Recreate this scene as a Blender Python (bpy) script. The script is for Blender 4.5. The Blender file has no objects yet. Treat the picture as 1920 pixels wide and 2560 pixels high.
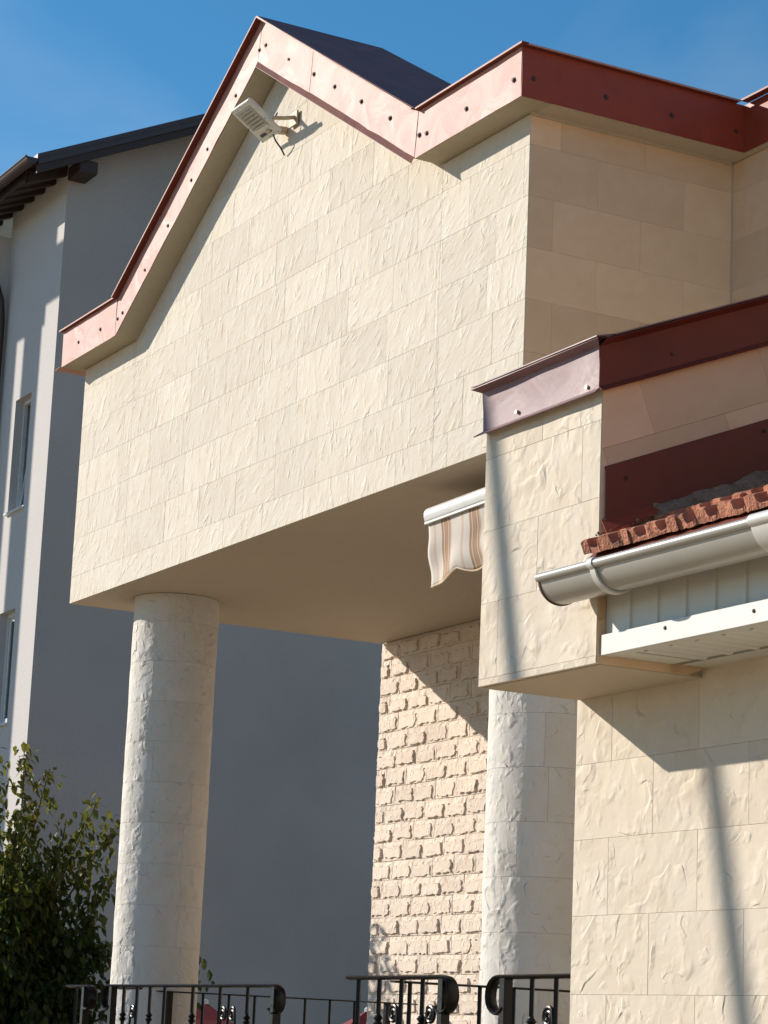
import bpy, bmesh, math, random
from mathutils import Vector, Matrix, noise
random.seed(7)
R = math.radians
sc = bpy.context.scene
COL = sc.collection

# ---------------------------------------------------------------- camera
cam_d = bpy.data.cameras.new('camera'); cam = bpy.data.objects.new('camera', cam_d); COL.objects.link(cam)
PITCH, ROLL, YAW = 0.214326, 0.0426519, 1.0765514
cy, sy = math.cos(YAW), math.sin(YAW)
f0 = Vector((-sy, cy, 0)); r0 = Vector((cy, sy, 0)); u0 = Vector((0, 0, 1))
fw = f0*math.cos(PITCH) + u0*math.sin(PITCH); uu = -f0*math.sin(PITCH) + u0*math.cos(PITCH)
rr = r0*math.cos(ROLL) + uu*math.sin(ROLL); up = -r0*math.sin(ROLL) + uu*math.cos(ROLL)
cam.matrix_world = Matrix((rr, up, -fw)).transposed().to_4x4()
cam_d.sensor_fit = 'HORIZONTAL'; cam_d.sensor_width = 36; cam_d.lens = 6102.6/1920*36
cam_d.clip_start = 0.1; cam_d.clip_end = 3000
sc.camera = cam

# ---------------------------------------------------------------- light
LDIR = Vector((1.3, 1.0, -0.715)).normalized()          # the way sunlight travels
W = bpy.data.worlds.new('World'); sc.world = W; W.use_nodes = True
wn = W.node_tree.nodes; wl = W.node_tree.links
bg = wn['Background']
sky = wn.new('ShaderNodeTexSky'); sky.sky_type = 'NISHITA'; sky.sun_disc = False
sky.sun_elevation = math.asin(-LDIR.z); sky.sun_rotation = math.atan2(-LDIR.x, -LDIR.y) % (2*math.pi)
sky.altitude = 300; sky.air_density = 1.0; sky.dust_density = 0.0; sky.ozone_density = 4.0
hsv = wn.new('ShaderNodeHueSaturation'); hsv.inputs['Hue'].default_value = 0.490; hsv.inputs['Saturation'].default_value = 1.2; wl.new(sky.outputs[0], hsv.inputs['Color']); 
tcw = wn.new('ShaderNodeTexCoord'); mpw = wn.new('ShaderNodeMapping'); mpw.inputs['Scale'].default_value = (3.0, 7.0, 9.0); mpw.inputs['Rotation'].default_value = (0.3, 0.5, 0.9)
nzw = wn.new('ShaderNodeTexNoise'); nzw.inputs['Scale'].default_value = 1.0; nzw.inputs['Detail'].default_value = 5; nzw.inputs['Distortion'].default_value = 0.6
mrw = wn.new('ShaderNodeMapRange'); mrw.inputs['From Min'].default_value = 0.48; mrw.inputs['From Max'].default_value = 0.80; mrw.inputs['To Max'].default_value = 0.15
mxw = wn.new('ShaderNodeMixRGB'); mxw.inputs['Color2'].default_value = (5.0, 5.4, 6.0, 1)
wl.new(tcw.outputs['Generated'], mpw.inputs['Vector']); wl.new(mpw.outputs[0], nzw.inputs['Vector']); wl.new(nzw.outputs['Fac'], mrw.inputs['Value'])
wl.new(mrw.outputs[0], mxw.inputs['Fac']); wl.new(hsv.outputs[0], mxw.inputs['Color1']); wl.new(mxw.outputs[0], bg.inputs[0]); bg.inputs[1].default_value = 0.10
sd = bpy.data.lights.new('sun', 'SUN'); sd.energy = 4.5; sd.angle = R(0.53); sd.color = (1.0, 0.915, 0.80)
so = bpy.data.objects.new('sun', sd); COL.objects.link(so)
so.rotation_euler = LDIR.to_track_quat('-Z', 'Y').to_euler()
vs = sc.view_settings
sc.display_settings.display_device = 'sRGB'
vs.view_transform = 'Standard'; vs.look = 'None'; vs.exposure = 0.5; vs.gamma = 1; vs.use_curve_mapping = False

# ---------------------------------------------------------------- materials
def mat(name):
    m = bpy.data.materials.new(name); m.use_nodes = True
    nt = m.node_tree; return m, nt, nt.nodes['Principled BSDF']
def N(nt, t, **kw):
    n = nt.nodes.new(t)
    for k, v in kw.items(): setattr(n, k, v)
    return n
def math_n(nt, op, a, b=None, clamp=False):
    n = N(nt, 'ShaderNodeMath', operation=op, use_clamp=clamp)
    for i, v in enumerate((a, b)):
        if v is None: continue
        if isinstance(v, (int, float)): n.inputs[i].default_value = v
        else: nt.links.new(v, n.inputs[i])
    return n.outputs[0]
def coords(nt, scale=(1, 1, 1), rnd=True, rot=(0, 0, 0)):
    tc = N(nt, 'ShaderNodeTexCoord'); mp = N(nt, 'ShaderNodeMapping')
    mp.inputs['Scale'].default_value = scale
    vr = N(nt, 'ShaderNodeVectorRotate', rotation_type='Y_AXIS'); vr.inputs['Angle'].default_value = rot[1]
    if rnd:
        o_ = N(nt, 'ShaderNodeObjectInfo'); nt.links.new(math_n(nt, 'ADD', math_n(nt, 'MULTIPLY', math_n(nt, 'SUBTRACT', o_.outputs['Random'], 0.5), 1.1), rot[1]), vr.inputs['Angle'])
    nt.links.new(tc.outputs['Object'], vr.inputs['Vector']); nt.links.new(vr.outputs[0], mp.inputs['Vector'])
    if not rnd: return mp.outputs[0]
    oi = N(nt, 'ShaderNodeObjectInfo')
    v = N(nt, 'ShaderNodeVectorMath', operation='ADD'); c = N(nt, 'ShaderNodeCombineXYZ')
    for i, k in enumerate((37.0, 71.0, 113.0)):
        nt.links.new(math_n(nt, 'MULTIPLY', oi.outputs['Random'], k), c.inputs[i])
    nt.links.new(mp.outputs[0], v.inputs[0]); nt.links.new(c.outputs[0], v.inputs[1])
    return v.outputs[0]
def noise_n(nt, vec, scale, detail=3, dist=0.0, rough=0.5):
    n = N(nt, 'ShaderNodeTexNoise'); n.inputs['Scale'].default_value = scale
    n.inputs['Detail'].default_value = detail; n.inputs['Distortion'].default_value = dist
    n.inputs['Roughness'].default_value = rough
    nt.links.new(vec, n.inputs['Vector']); return n.outputs['Fac']
def ramp(nt, fac, stops):
    r = N(nt, 'ShaderNodeValToRGB'); e = r.color_ramp.elements
    while len(e) < len(stops): e.new(0.5)
    for i, (p, c) in enumerate(stops):
        e[i].position = p; e[i].color = (*c, 1) if len(c) == 3 else c
    nt.links.new(fac, r.inputs[0]); return r.outputs[0]
def bump(nt, bsdf, h, dist, strength=1.0):
    b = N(nt, 'ShaderNodeBump'); b.inputs['Distance'].default_value = dist; b.inputs['Strength'].default_value = strength
    nt.links.new(h, b.inputs['Height']); nt.links.new(b.outputs[0], bsdf.inputs['Normal'])

def stone_mat(name, base, var=0.06, sc1=2.2, depth=0.03, stretch=(1.6, 1.6, 0.8), rot=(0, 0.35, 0), tint=(1, .97, .93), K=5.0, thr=0.54, soft=0.5):
    """split-face cast stone: soft sheet broken by short sharp creases"""
    m, nt, b = mat(name)
    v = coords(nt, stretch, True, rot)
    def creases(scale, k, w, th, dist, seed):
        ad = N(nt, 'ShaderNodeVectorMath', operation='ADD'); ad.inputs[1].default_value = (seed, seed*2.3, seed*.7); nt.links.new(v, ad.inputs[0])
        n1 = noise_n(nt, ad.outputs[0], scale, 2.0, dist, 0.5)
        saw = math_n(nt, 'FRACT', math_n(nt, 'MULTIPLY', n1, k))
        h = math_n(nt, 'MINIMUM', math_n(nt, 'DIVIDE', saw, 1-w), math_n(nt, 'DIVIDE', math_n(nt, 'SUBTRACT', 1.0, saw), w))
        mk = noise_n(nt, ad.outputs[0], scale*2.1, 1.5, 0.2)
        mk = math_n(nt, 'MULTIPLY', math_n(nt, 'SUBTRACT', mk, th), 5.0, True)
        return math_n(nt, 'MULTIPLY', h, mk)
    h = math_n(nt, 'ADD', creases(sc1, K, 0.10, thr, 0.6, 3.1), math_n(nt, 'MULTIPLY', creases(sc1*2.2, K*.8, 0.14, thr+.01, 0.8, 9.7), 0.5))
    sm = noise_n(nt, v, sc1*1.6, 5, 0.5)
    fine = noise_n(nt, v, sc1*16, 3)
    h = math_n(nt, 'ADD', h, math_n(nt, 'MULTIPLY', sm, soft))
    h = math_n(nt, 'ADD', h, math_n(nt, 'MULTIPLY', fine, 0.03))
    bump(nt, b, h, depth)
    oi = N(nt, 'ShaderNodeObjectInfo')
    rv = math_n(nt, 'ADD', math_n(nt, 'MULTIPLY', math_n(nt, 'SUBTRACT', math_n(nt, 'FRACT', math_n(nt, 'MULTIPLY', oi.outputs['Random'], 7.31)), 0.5), var*2), 1.0)
    cl = noise_n(nt, v, sc1*1.3, 4, 0.6)
    col = ramp(nt, cl, [(0.3, tuple(c*t*0.94 for c, t in zip(base, tint))), (0.7, base)])
    mx = N(nt, 'ShaderNodeVectorMath', operation='SCALE')
    nt.links.new(col, mx.inputs[0]); nt.links.new(rv, mx.inputs['Scale'])
    nt.links.new(mx.outputs[0], b.inputs['Base Color'])
    b.inputs['Roughness'].default_value = 0.85; b.inputs['Specular IOR Level'].default_value = 0.25
    return m
def plaster(name, base, sc_=60, depth=0.004, spread=0.08, big=0.5, rough=0.9):
    m, nt, b = mat(name); v = coords(nt, rnd=False)
    n = noise_n(nt, v, big, 5, 0.3); g = noise_n(nt, v, sc_, 2)
    mixv = math_n(nt, 'ADD', math_n(nt, 'MULTIPLY', n, 0.6), math_n(nt, 'MULTIPLY', g, 0.4))
    c = ramp(nt, mixv, [(0.3, tuple(x*(1-spread) for x in base)), (0.7, tuple(min(1, x*(1+spread)) for x in base))])
    nt.links.new(c, b.inputs['Base Color']); b.inputs['Roughness'].default_value = rough
    b.inputs['Specular IOR Level'].default_value = 0.2
    bump(nt, b, g, depth); return m
def metal_paint(name, base, rough, metallic, var=0.12, waves=0.003, coat=0.0, roughvar=0.12, scale=3.0, spec=0.5):
    m, nt, b = mat(name); v = coords(nt, rnd=False)
    n = noise_n(nt, v, scale, 4, 1.5); n2 = noise_n(nt, v, 40, 3)
    c = ramp(nt, n, [(0.3, tuple(x*(1-var) for x in base)), (0.7, tuple(min(1, x*(1+var)) for x in base))])
    nt.links.new(c, b.inputs['Base Color'])
    r = math_n(nt, 'ADD', math_n(nt, 'MULTIPLY', math_n(nt, 'SUBTRACT', n, 0.5), roughvar*2), rough)
    nt.links.new(r, b.inputs['Roughness']); b.inputs['Metallic'].default_value = metallic
    b.inputs['Coat Weight'].default_value = coat; b.inputs['Specular IOR Level'].default_value = spec
    h = math_n(nt, 'ADD', n, math_n(nt, 'MULTIPLY', n2, 0.02)); bump(nt, b, h, waves); return m
def simple(name, base, rough=0.6, metallic=0.0, spec=0.5):
    m, nt, b = mat(name); v = coords(nt, rnd=False); n = noise_n(nt, v, 25, 3)
    c = ramp(nt, n, [(0.35, tuple(x*0.9 for x in base)), (0.65, tuple(min(1, x*1.08) for x in base))])
    nt.links.new(c, b.inputs['Base Color']); b.inputs['Roughness'].default_value = rough
    b.inputs['Metallic'].default_value = metallic; b.inputs['Specular IOR Level'].default_value = spec
    return m

M = {}
M['stone'] = stone_mat('cream_split_stone', (0.61, 0.555, 0.475), 0.055, 4.8, 0.0056, (1.45, 1.45, 0.75), (0, -0.5, 0), thr=0.52, soft=1.1)
M['stone_low'] = stone_mat('lower_split_stone', (0.60, 0.53, 0.44), 0.04, 2.9, 0.0085, (1.1, 1.1, 1.0), (0, -0.35, 0), K=4.0, thr=0.50, soft=1.3)
M['stone_bounce'] = stone_mat('return_stone_bounce', (0.70, 0.51, 0.345), 0.11, 4, 0.003, (1.2, 1.2, 1.6), (0, 0.2, 0), thr=0.57)  # warm bounce light put into the tan base of the shaded side faces
M['stone_col'] = stone_mat('column_stone', (0.60, 0.57, 0.53), 0.02, 3.4, 0.0100, (1.1, 1.1, 1.0), (0, 0.3, 0), K=4.0, thr=0.49, soft=1.2)
M['joint'] = simple('joint_mortar', (0.55, 0.49, 0.40), 0.95)
M['brick'] = stone_mat('split_limestone_brick', (0.69, 0.60, 0.515), 0.07, 9, 0.006, (1.5, 1.5, 1), (0, 0, 0), (1, .93, .88), thr=0.55)
M['brick_bed'] = stone_mat('brick_bed', (0.66, 0.56, 0.47), 0.05, 10, 0.03, (3, 3, 0.8), (0, 0, 0))
M['soffit'] = plaster('soffit_plaster', (0.48, 0.41, 0.325), 45, 0.004, 0.06)
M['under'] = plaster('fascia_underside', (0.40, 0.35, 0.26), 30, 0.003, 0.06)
M['fascia'] = metal_paint('sunlit_red_sheet', (0.45, 0.235, 0.20), 0.57, 0.0, 0.08, 0.010, 0.0, 0.10, spec=0.30, scale=3.2)  # sheen of the low sun put into the pink base colour
M['fascia_edge'] = metal_paint('folded_edge_sheet', (0.40, 0.22, 0.18), 0.6, 0.0, 0.1, 0.002, spec=0.3)
M['fascia_shade'] = metal_paint('shaded_red_sheet', (0.27, 0.048, 0.024), 0.5, 0.0, 0.12, 0.004, spec=0.25)  # same sheet on shaded runs, the shade put into its colour
M['cap'] = metal_paint('brown_cap_sheet', (0.20, 0.115, 0.125), 0.50, 0.0, 0.14, 0.005, 0.0, 0.12, spec=0.35)
M['cap_dark'] = metal_paint('shaded_brown_sheet', (0.145, 0.036, 0.024), 0.55, 0.0, 0.16, 0.004, spec=0.22)
M['roof'] = metal_paint('plum_roof_sheet', (0.24, 0.115, 0.11), 0.85, 0.0, 0.12, 0.003, spec=0.15)
M['screw'] = simple('rusty_screw', (0.07, 0.03, 0.02), 0.7)
M['screw_light'] = simple('brass_screw', (0.5, 0.4, 0.25), 0.4, 0.6)
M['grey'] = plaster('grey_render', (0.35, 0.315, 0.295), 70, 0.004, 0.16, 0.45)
M['grey_front'] = plaster('pale_render', (0.50, 0.48, 0.47), 26, 0.004, 0.05, 0.35)
M['eave'] = simple('dark_brown_wood', (0.030, 0.018, 0.017), 0.7)
M['gutter_dark'] = metal_paint('dark_gutter', (0.05, 0.028, 0.026), 0.4, 0.2)
M['white'] = metal_paint('white_coated_metal', (0.54, 0.53, 0.50), 0.38, 0.0, 0.03, 0.001)
M['greyw'] = metal_paint('grey_white_gutter', (0.34, 0.325, 0.30), 0.34, 0.1, 0.03, 0.001, 0.2)
M['panel'] = metal_paint('pale_panel', (0.56, 0.56, 0.52), 0.45, 0.0, 0.03, 0.001)
M['black'] = metal_paint('black_wrought_iron', (0.006, 0.005, 0.005), 0.34, 0.0, 0.3, 0.003, 0.0, 0.1, 12, spec=0.22)
M['mortar'] = plaster('grey_mortar', (0.25, 0.165, 0.12), 30, 0.03, 0.45, 9)
M['frame'] = simple('white_window_frame', (0.62, 0.64, 0.64), 0.35)
M['lampbody'] = simple('lamp_housing', (0.62, 0.61, 0.57), 0.45)
M['lampdark'] = simple('lamp_label', (0.05, 0.05, 0.05), 0.5)
M['led'] = simple('led_lens', (0.10, 0.10, 0.09), 0.2)
M['lens'] = simple('lamp_cover', (0.42, 0.40, 0.35), 0.25)
M['tan'] = simple('tan_bracket', (0.46, 0.36, 0.25), 0.6)
M['red'] = simple('red_canvas', (0.16, 0.012, 0.014), 0.8)
M['bark'] = simple('bark', (0.06, 0.042, 0.03), 0.9)
m, nt, b = mat('window_glass'); b.inputs['Base Color'].default_value = (0.04, 0.055, 0.06, 1); b.inputs['Roughness'].default_value = 0.06; M['glass'] = m
# terracotta with grain
m, nt, b = mat('terracotta'); v = coords(nt, (1, 1, 1)); n = noise_n(nt, v, 14, 5, 0.5); n2 = noise_n(nt, v, 90, 3)
nt.links.new(ramp(nt, n, [(0.30, (0.20, 0.08, 0.05)), (0.46, (0.40, 0.145, 0.08)), (0.70, (0.50, 0.205, 0.115))]), b.inputs['Base Color'])
b.inputs['Roughness'].default_value = 0.85; bump(nt, b, math_n(nt, 'ADD', n, math_n(nt, 'MULTIPLY', n2, .3)), 0.02); M['terra'] = m
# leaves
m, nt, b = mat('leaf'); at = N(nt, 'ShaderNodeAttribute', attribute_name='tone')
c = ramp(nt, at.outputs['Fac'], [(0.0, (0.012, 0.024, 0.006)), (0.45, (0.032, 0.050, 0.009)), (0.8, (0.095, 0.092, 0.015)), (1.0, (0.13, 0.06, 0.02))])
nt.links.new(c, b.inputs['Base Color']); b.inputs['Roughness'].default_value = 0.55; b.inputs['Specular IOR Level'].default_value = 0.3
tr = N(nt, 'ShaderNodeBsdfTranslucent'); mx = N(nt, 'ShaderNodeMixShader'); mx.inputs[0].default_value = 0.38
hs = N(nt, 'ShaderNodeHueSaturation'); hs.inputs['Value'].default_value = 2.2; nt.links.new(c, hs.inputs['Color']); nt.links.new(hs.outputs[0], tr.inputs[0])
out = nt.nodes['Material Output']; nt.links.new(b.outputs[0], mx.inputs[1]); nt.links.new(tr.outputs[0], mx.inputs[2]); nt.links.new(mx.outputs[0], out.inputs[0])
M['leaf'] = m
# striped awning cloth (stripes run down the cloth, so they depend on local x only)
m, nt, b = mat('striped_canvas'); tc = N(nt, 'ShaderNodeTexCoord'); sx = N(nt, 'ShaderNodeSeparateXYZ'); nt.links.new(tc.outputs['UV'], sx.inputs[0])
fr = math_n(nt, 'FRACT', sx.outputs[0])
W1, T1, T2, P1 = (0.66, 0.60, 0.54), (0.44, 0.28, 0.17), (0.33, 0.19, 0.12), (0.60, 0.46, 0.36)
rp = ramp(nt, fr, [(0, W1), (0.06, P1), (0.085, P1), (0.11, W1), (0.29, W1), (0.30, T1), (0.33, T2), (0.35, T1), (0.375, P1), (0.385, W1), (0.40, T2), (0.42, T1), (0.50, T1), (0.52, T2), (0.535, W1), (0.55, P1), (0.57, T2), (0.59, T1), (0.61, P1), (0.625, T1), (0.64, P1), (0.66, W1)])
nt.links.new(rp, b.inputs['Base Color']); b.inputs['Roughness'].default_value = 0.9
tr = N(nt, 'ShaderNodeBsdfTranslucent'); mx = N(nt, 'ShaderNodeMixShader'); mx.inputs[0].default_value = 0.25
nt.links.new(rp, tr.inputs[0]); out = nt.nodes['Material Output']; nt.links.new(b.outputs[0], mx.inputs[1]); nt.links.new(tr.outputs[0], mx.inputs[2]); nt.links.new(mx.outputs[0], out.inputs[0])
M['cloth'] = m
M['ground'] = plaster('ground_paving', (0.38, 0.285, 0.175), 3, 0.01, 0.12, 0.2)
M['floor'] = plaster('terrace_tiles', (0.17, 0.135, 0.10), 5, 0.005, 0.08, 0.6)

# ---------------------------------------------------------------- mesh helpers
class MB:
    def __init__(s): s.v = []; s.f = []; s.uv = {}
    def add(s, vs, fs):
        o = len(s.v); s.v += [tuple(v) for v in vs]; s.f += [tuple(i+o for i in f) for f in fs]; return o
    def box(s, x0, x1, y0, y1, z0, z1):
        s.add([(x0,y0,z0),(x1,y0,z0),(x1,y1,z0),(x0,y1,z0),(x0,y0,z1),(x1,y0,z1),(x1,y1,z1),(x0,y1,z1)],
              [(0,3,2,1),(4,5,6,7),(0,1,5,4),(1,2,6,5),(2,3,7,6),(3,0,4,7)]); return s
    def quad(s, a, b, c, d): s.add([a, b, c, d], [(0, 1, 2, 3)]); return s
    def poly(s, pts): s.add(pts, [tuple(range(len(pts)))]); return s
    def prism(s, base, off):
        """solid between polygon base and base+off"""
        n = len(base); o = Vector(off)
        s.add([tuple(p) for p in base] + [tuple(Vector(p)+o) for p in base],
              [tuple(range(n))[::-1], tuple(range(n, 2*n))] + [(i, (i+1) % n, n+(i+1) % n, n+i) for i in range(n)]); return s
    def hexa(s, A, B):
        """box from two quads A,B (4 pts each)"""
        s.add(list(A)+list(B), [(3,2,1,0),(4,5,6,7),(0,1,5,4),(1,2,6,5),(2,3,7,6),(3,0,4,7)]); return s
    def tube(s, pts, r, n=8, flat=1.0, upv=(0, 0, 1), cap=True):
        """sweep a circle or ellipse; r number or list; flat squashes along upv"""
        P = [Vector(p) for p in pts]; rs = r if isinstance(r, (list, tuple)) else [r]*len(P)
        rings = []
        for i, p in enumerate(P):
            t = (P[min(i+1, len(P)-1)] - P[max(i-1, 0)]).normalized()
            a = t.cross(Vector(upv))
            if a.length < 1e-3: a = t.cross(Vector((0, 1, 0)))
            a.normalize(); c = a.cross(t).normalized()
            rings.append([p + a*math.cos(2*math.pi*k/n)*rs[i] + c*math.sin(2*math.pi*k/n)*rs[i]*flat for k in range(n)])
        o = len(s.v)
        for rg in rings: s.v += [tuple(v) for v in rg]
        for i in range(len(P)-1):
            for k in range(n):
                s.f.append((o+i*n+k, o+i*n+(k+1) % n, o+(i+1)*n+(k+1) % n, o+(i+1)*n+k))
        if cap:
            s.f.append(tuple(o+k for k in range(n))[::-1]); s.f.append(tuple(o+(len(P)-1)*n+k for k in range(n)))
        return s
    def lathe(s, c, prof, n=10):
        o = len(s.v)
        for r, z in prof:
            for k in range(n): s.v.append((c[0]+r*math.cos(2*math.pi*k/n), c[1]+r*math.sin(2*math.pi*k/n), c[2]+z))
        for i in range(len(prof)-1):
            for k in range(n): s.f.append((o+i*n+k, o+i*n+(k+1) % n, o+(i+1)*n+(k+1) % n, o+(i+1)*n+k))
        s.f.append(tuple(o+k for k in range(n))[::-1]); s.f.append(tuple(o+(len(prof)-1)*n+k for k in range(n))); return s
    def mesh(s, name, m, smooth=False):
        me = bpy.data.meshes.new(name); me.from_pydata(s.v, [], s.f); me.materials.append(m)
        bm = bmesh.new(); bm.from_mesh(me); bmesh.ops.recalc_face_normals(bm, faces=bm.faces); bm.to_mesh(me); bm.free()
        if smooth:
            for p in me.polygons: p.use_smooth = True
            if hasattr(me, 'set_sharp_from_angle'): me.set_sharp_from_angle(angle=R(40))
        return me
    def build(s, name, m, parent=None, smooth=False, bevel=0.0, segs=2, origin=None):
        if origin is not None:
            o = Vector(origin); s.v = [tuple(Vector(v)-o) for v in s.v]
        me = s.mesh(name, m, smooth)
        ob = link(name, me, parent, origin)
        if bevel:
            bv = ob.modifiers.new('bevel', 'BEVEL'); bv.width = bevel; bv.segments = segs; bv.limit_method = 'ANGLE'; bv.angle_limit = R(35)
        return ob
def link(name, data, parent=None, loc=None, mtx=None):
    ob = bpy.data.objects.new(name, data); COL.objects.link(ob)
    if parent is not None: ob.parent = parent
    if mtx is not None:                       # given in world space
        pw = Matrix.Translation(world_loc(parent)) if parent is not None else Matrix()
        ob.matrix_local = pw.inverted() @ mtx
    elif loc is not None:
        ob.location = Vector(loc) - (world_loc(parent) if parent is not None else Vector((0, 0, 0)))
    elif parent is not None:
        ob.location = -world_loc(parent)      # mesh given in world coordinates
    return ob
def edge_split(ob):
    m_ = ob.modifiers.new('split', 'EDGE_SPLIT'); m_.split_angle = R(45)
def world_loc(o):
    v = Vector((0, 0, 0))
    while o is not None: v += o.location; o = o.parent
    return v
def tag(o, label, cat, group=None):
    o['label'] = label; o['category'] = cat
    if group: o['group'] = group
    return o
def thing(name, loc, label, cat, group=None):
    o = bpy.data.objects.new(name, None); COL.objects.link(o); o.location = loc; o.empty_display_size = 0.3
    return tag(o, label, cat, group)
def struct(o, kind='structure'): o['kind'] = kind; return o

# ---------------------------------------------------------------- stone tiles on walls
def clip(poly, a, b, c):
    """keep a*x+b*y<=c"""
    out = []
    for i in range(len(poly)):
        p, q = poly[i], poly[(i+1) % len(poly)]
        dp, dq = a*p[0]+b*p[1]-c, a*q[0]+b*q[1]-c
        if dp <= 1e-7: out.append(p)
        if (dp < -1e-7 and dq > 1e-7) or (dp > 1e-7 and dq < -1e-7):
            t = dp/(dp-dq); out.append((p[0]+(q[0]-p[0])*t, p[1]+(q[1]-p[1])*t))
    return out
def area(p): return 0.5*abs(sum(p[i][0]*p[(i+1) % len(p)][1]-p[(i+1) % len(p)][0]*p[i][1] for i in range(len(p))))
TCACHE = {}
def tile_mesh(poly, mname, gap=0.0004, th=0.018, ch=0.0011):
    key = (tuple((round(x, 3), round(y, 3)) for x, y in poly), mname)
    if key in TCACHE: return TCACHE[key]
    cx = sum(p[0] for p in poly)/len(poly); cz = sum(p[1] for p in poly)/len(poly)
    def inset(d):
        P = poly; n = len(P); sgn = 1 if sum(P[i][0]*P[(i+1) % n][1]-P[(i+1) % n][0]*P[i][1] for i in range(n)) > 0 else -1
        out = []
        for i in range(n):
            a, b, c = P[i-1], P[i], P[(i+1) % n]
            e1 = Vector((b[0]-a[0], b[1]-a[1])).normalized(); e2 = Vector((c[0]-b[0], c[1]-b[1])).normalized()
            n1 = Vector((-e1.y, e1.x))*sgn; n2 = Vector((-e2.y, e2.x))*sgn
            k = (n1+n2); L = k.length
            if L < 0.2: out.append((b[0]+n1.x*d, b[1]+n1.y*d)); continue
            k = k/L; s = d/max(0.35, k.dot(n1)); out.append((b[0]+k.x*s, b[1]+k.y*s))
        return out
    A, B = inset(gap), inset(gap+ch); n = len(poly)
    m = MB(); vs = [(x, 0.0, z) for x, z in A]+[(x, -th+ch*0.8, z) for x, z in A]+[(x, -th, z) for x, z in B]
    fs = [(i, (i+1) % n, n+(i+1) % n, n+i) for i in range(n)]+[(n+i, n+(i+1) % n, 2*n+(i+1) % n, 2*n+i) for i in range(n)]+[tuple(range(2*n, 3*n))]
    m.add(vs, fs); me = m.mesh('stone_tile', M[mname]); TCACHE[key] = me; return me
def put_tile(poly, base, parent, mname, name='stone_tile', wob=0.0004):
    if len(poly) < 3 or area(poly) < 0.002: return
    cx = (min(p[0] for p in poly)+max(p[0] for p in poly))/2; cz = (min(p[1] for p in poly)+max(p[1] for p in poly))/2
    loc = [(x-cx, z-cz) for x, z in poly]
    me = tile_mesh(loc, mname)
    mt = base @ Matrix.Translation((cx, -random.uniform(0, wob), cz)) @ Matrix.Rotation(random.uniform(-.002, .002), 4, 'X') @ Matrix.Rotation(random.uniform(-.0015, .0015), 4, 'Z')
    link(name, me, parent, mtx=mt)
def tile_rows(rows, joints, clips, base, parent, mname):
    """rows = z lines; joints(i) = list of x; clips = list of convex half-plane sets"""
    for i in range(len(rows)-1):
        J = joints(i)
        for a, b in zip(J[:-1], J[1:]):
            for cl in clips:
                p = [(a, rows[i]), (b, rows[i]), (b, rows[i+1]), (a, rows[i+1])]
                for h in cl:
                    p = clip(p, *h)
                    if len(p) < 3: break
                if len(p) >= 3: put_tile(p, base, parent, mname)

# ================================================================ SETTING
struct(MB().box(-400, 400, -400, 400, -2.2, -1.7).build('ground', M['ground']))
struct(MB().box(-17.9, -8.25, 5.35, 9.52, -1.696, -0.72).build('terrace', M['floor']))

# ================================================================ HOUSE
H = thing('house', (-14.3, 6.9, -0.7), 'cream stone clad house with a gabled upper storey carried on round columns', 'house')
YG, YF, ZS, ZC = 6.75, 6.57, 3.235, 5.12          # gable wall plane, fascia plane, soffit, cornice underside
XL, XR = -17.6, -10.99
KL, AP, VA = (-16.57, 5.125), (-14.24, 6.53), (-11.96, 5.125)
# gable wall core + tiles
g = MB(); g.prism([(XL+.012, YG+.012, ZS+.012), (XR-.012, YG+.012, ZS+.012), (XR-.012, YG+.012, ZC+.1), (VA[0], YG+.012, ZC+.1), (AP[0], YG+.012, AP[1]+.1), (KL[0], YG+.012, ZC+.1), (XL+.012, YG+.012, ZC+.1)], (0, 0.25, 0))
gw = g.build('gable_wall', M['joint'], H)
slL = (AP[1]-KL[1])/(AP[0]-KL[0]); slR = (AP[1]-VA[1])/(AP[0]-VA[0])
clips = [[(1, 0, KL[0]), (0, 1, ZC)],
         [(-1, 0, -KL[0]), (1, 0, VA[0]), (-slL, 1, KL[1]-slL*KL[0]), (-slR, 1, VA[1]-slR*VA[0])],
         [(-1, 0, -VA[0]), (0, 1, ZC)]]
rows = [ZS] + [3.44+0.3*k for k in range(12)]
def gj(i):
    off = (0.34, 0.05)[i % 2] if i % 3 else (0.20, 0.42)[i % 2]
    J = [XR, XR-off]; 
    while J[-1] > XL+0.25: J.append(J[-1]-0.6+random.uniform(-.012, .012))
    J[-1] = XL; return J[::-1]
tile_rows(rows, gj, clips, Matrix.Translation((0, YG+.015, 0)), gw, 'stone')
# right return wall, facing +X
MX = Matrix.Translation((XR-.015, 0, 0)) @ Matrix.Rotation(R(90), 4, 'Z')
YI = 8.147
rw = MB().box(XR-.3, XR-.016, YG+.27, YI+.5, ZS+.012, ZC+.1).build('return_wall', M['joint'], H)
rows2 = [ZS] + [3.44+0.3*k for k in range(5)] + [4.94, ZC]
def sj(i):
    a = {5: [7.204, 7.801], 4: [6.91, 7.501], 6: [6.95, 7.53], 3: [7.204, 7.801], 2: [6.92, 7.51]}.get(i, [7.2, 7.8])
    return [YG+.001]+a+[YI]
tile_rows(rows2, sj, [[(0, 1, ZC)]], MX, rw, 'stone_bounce')
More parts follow.
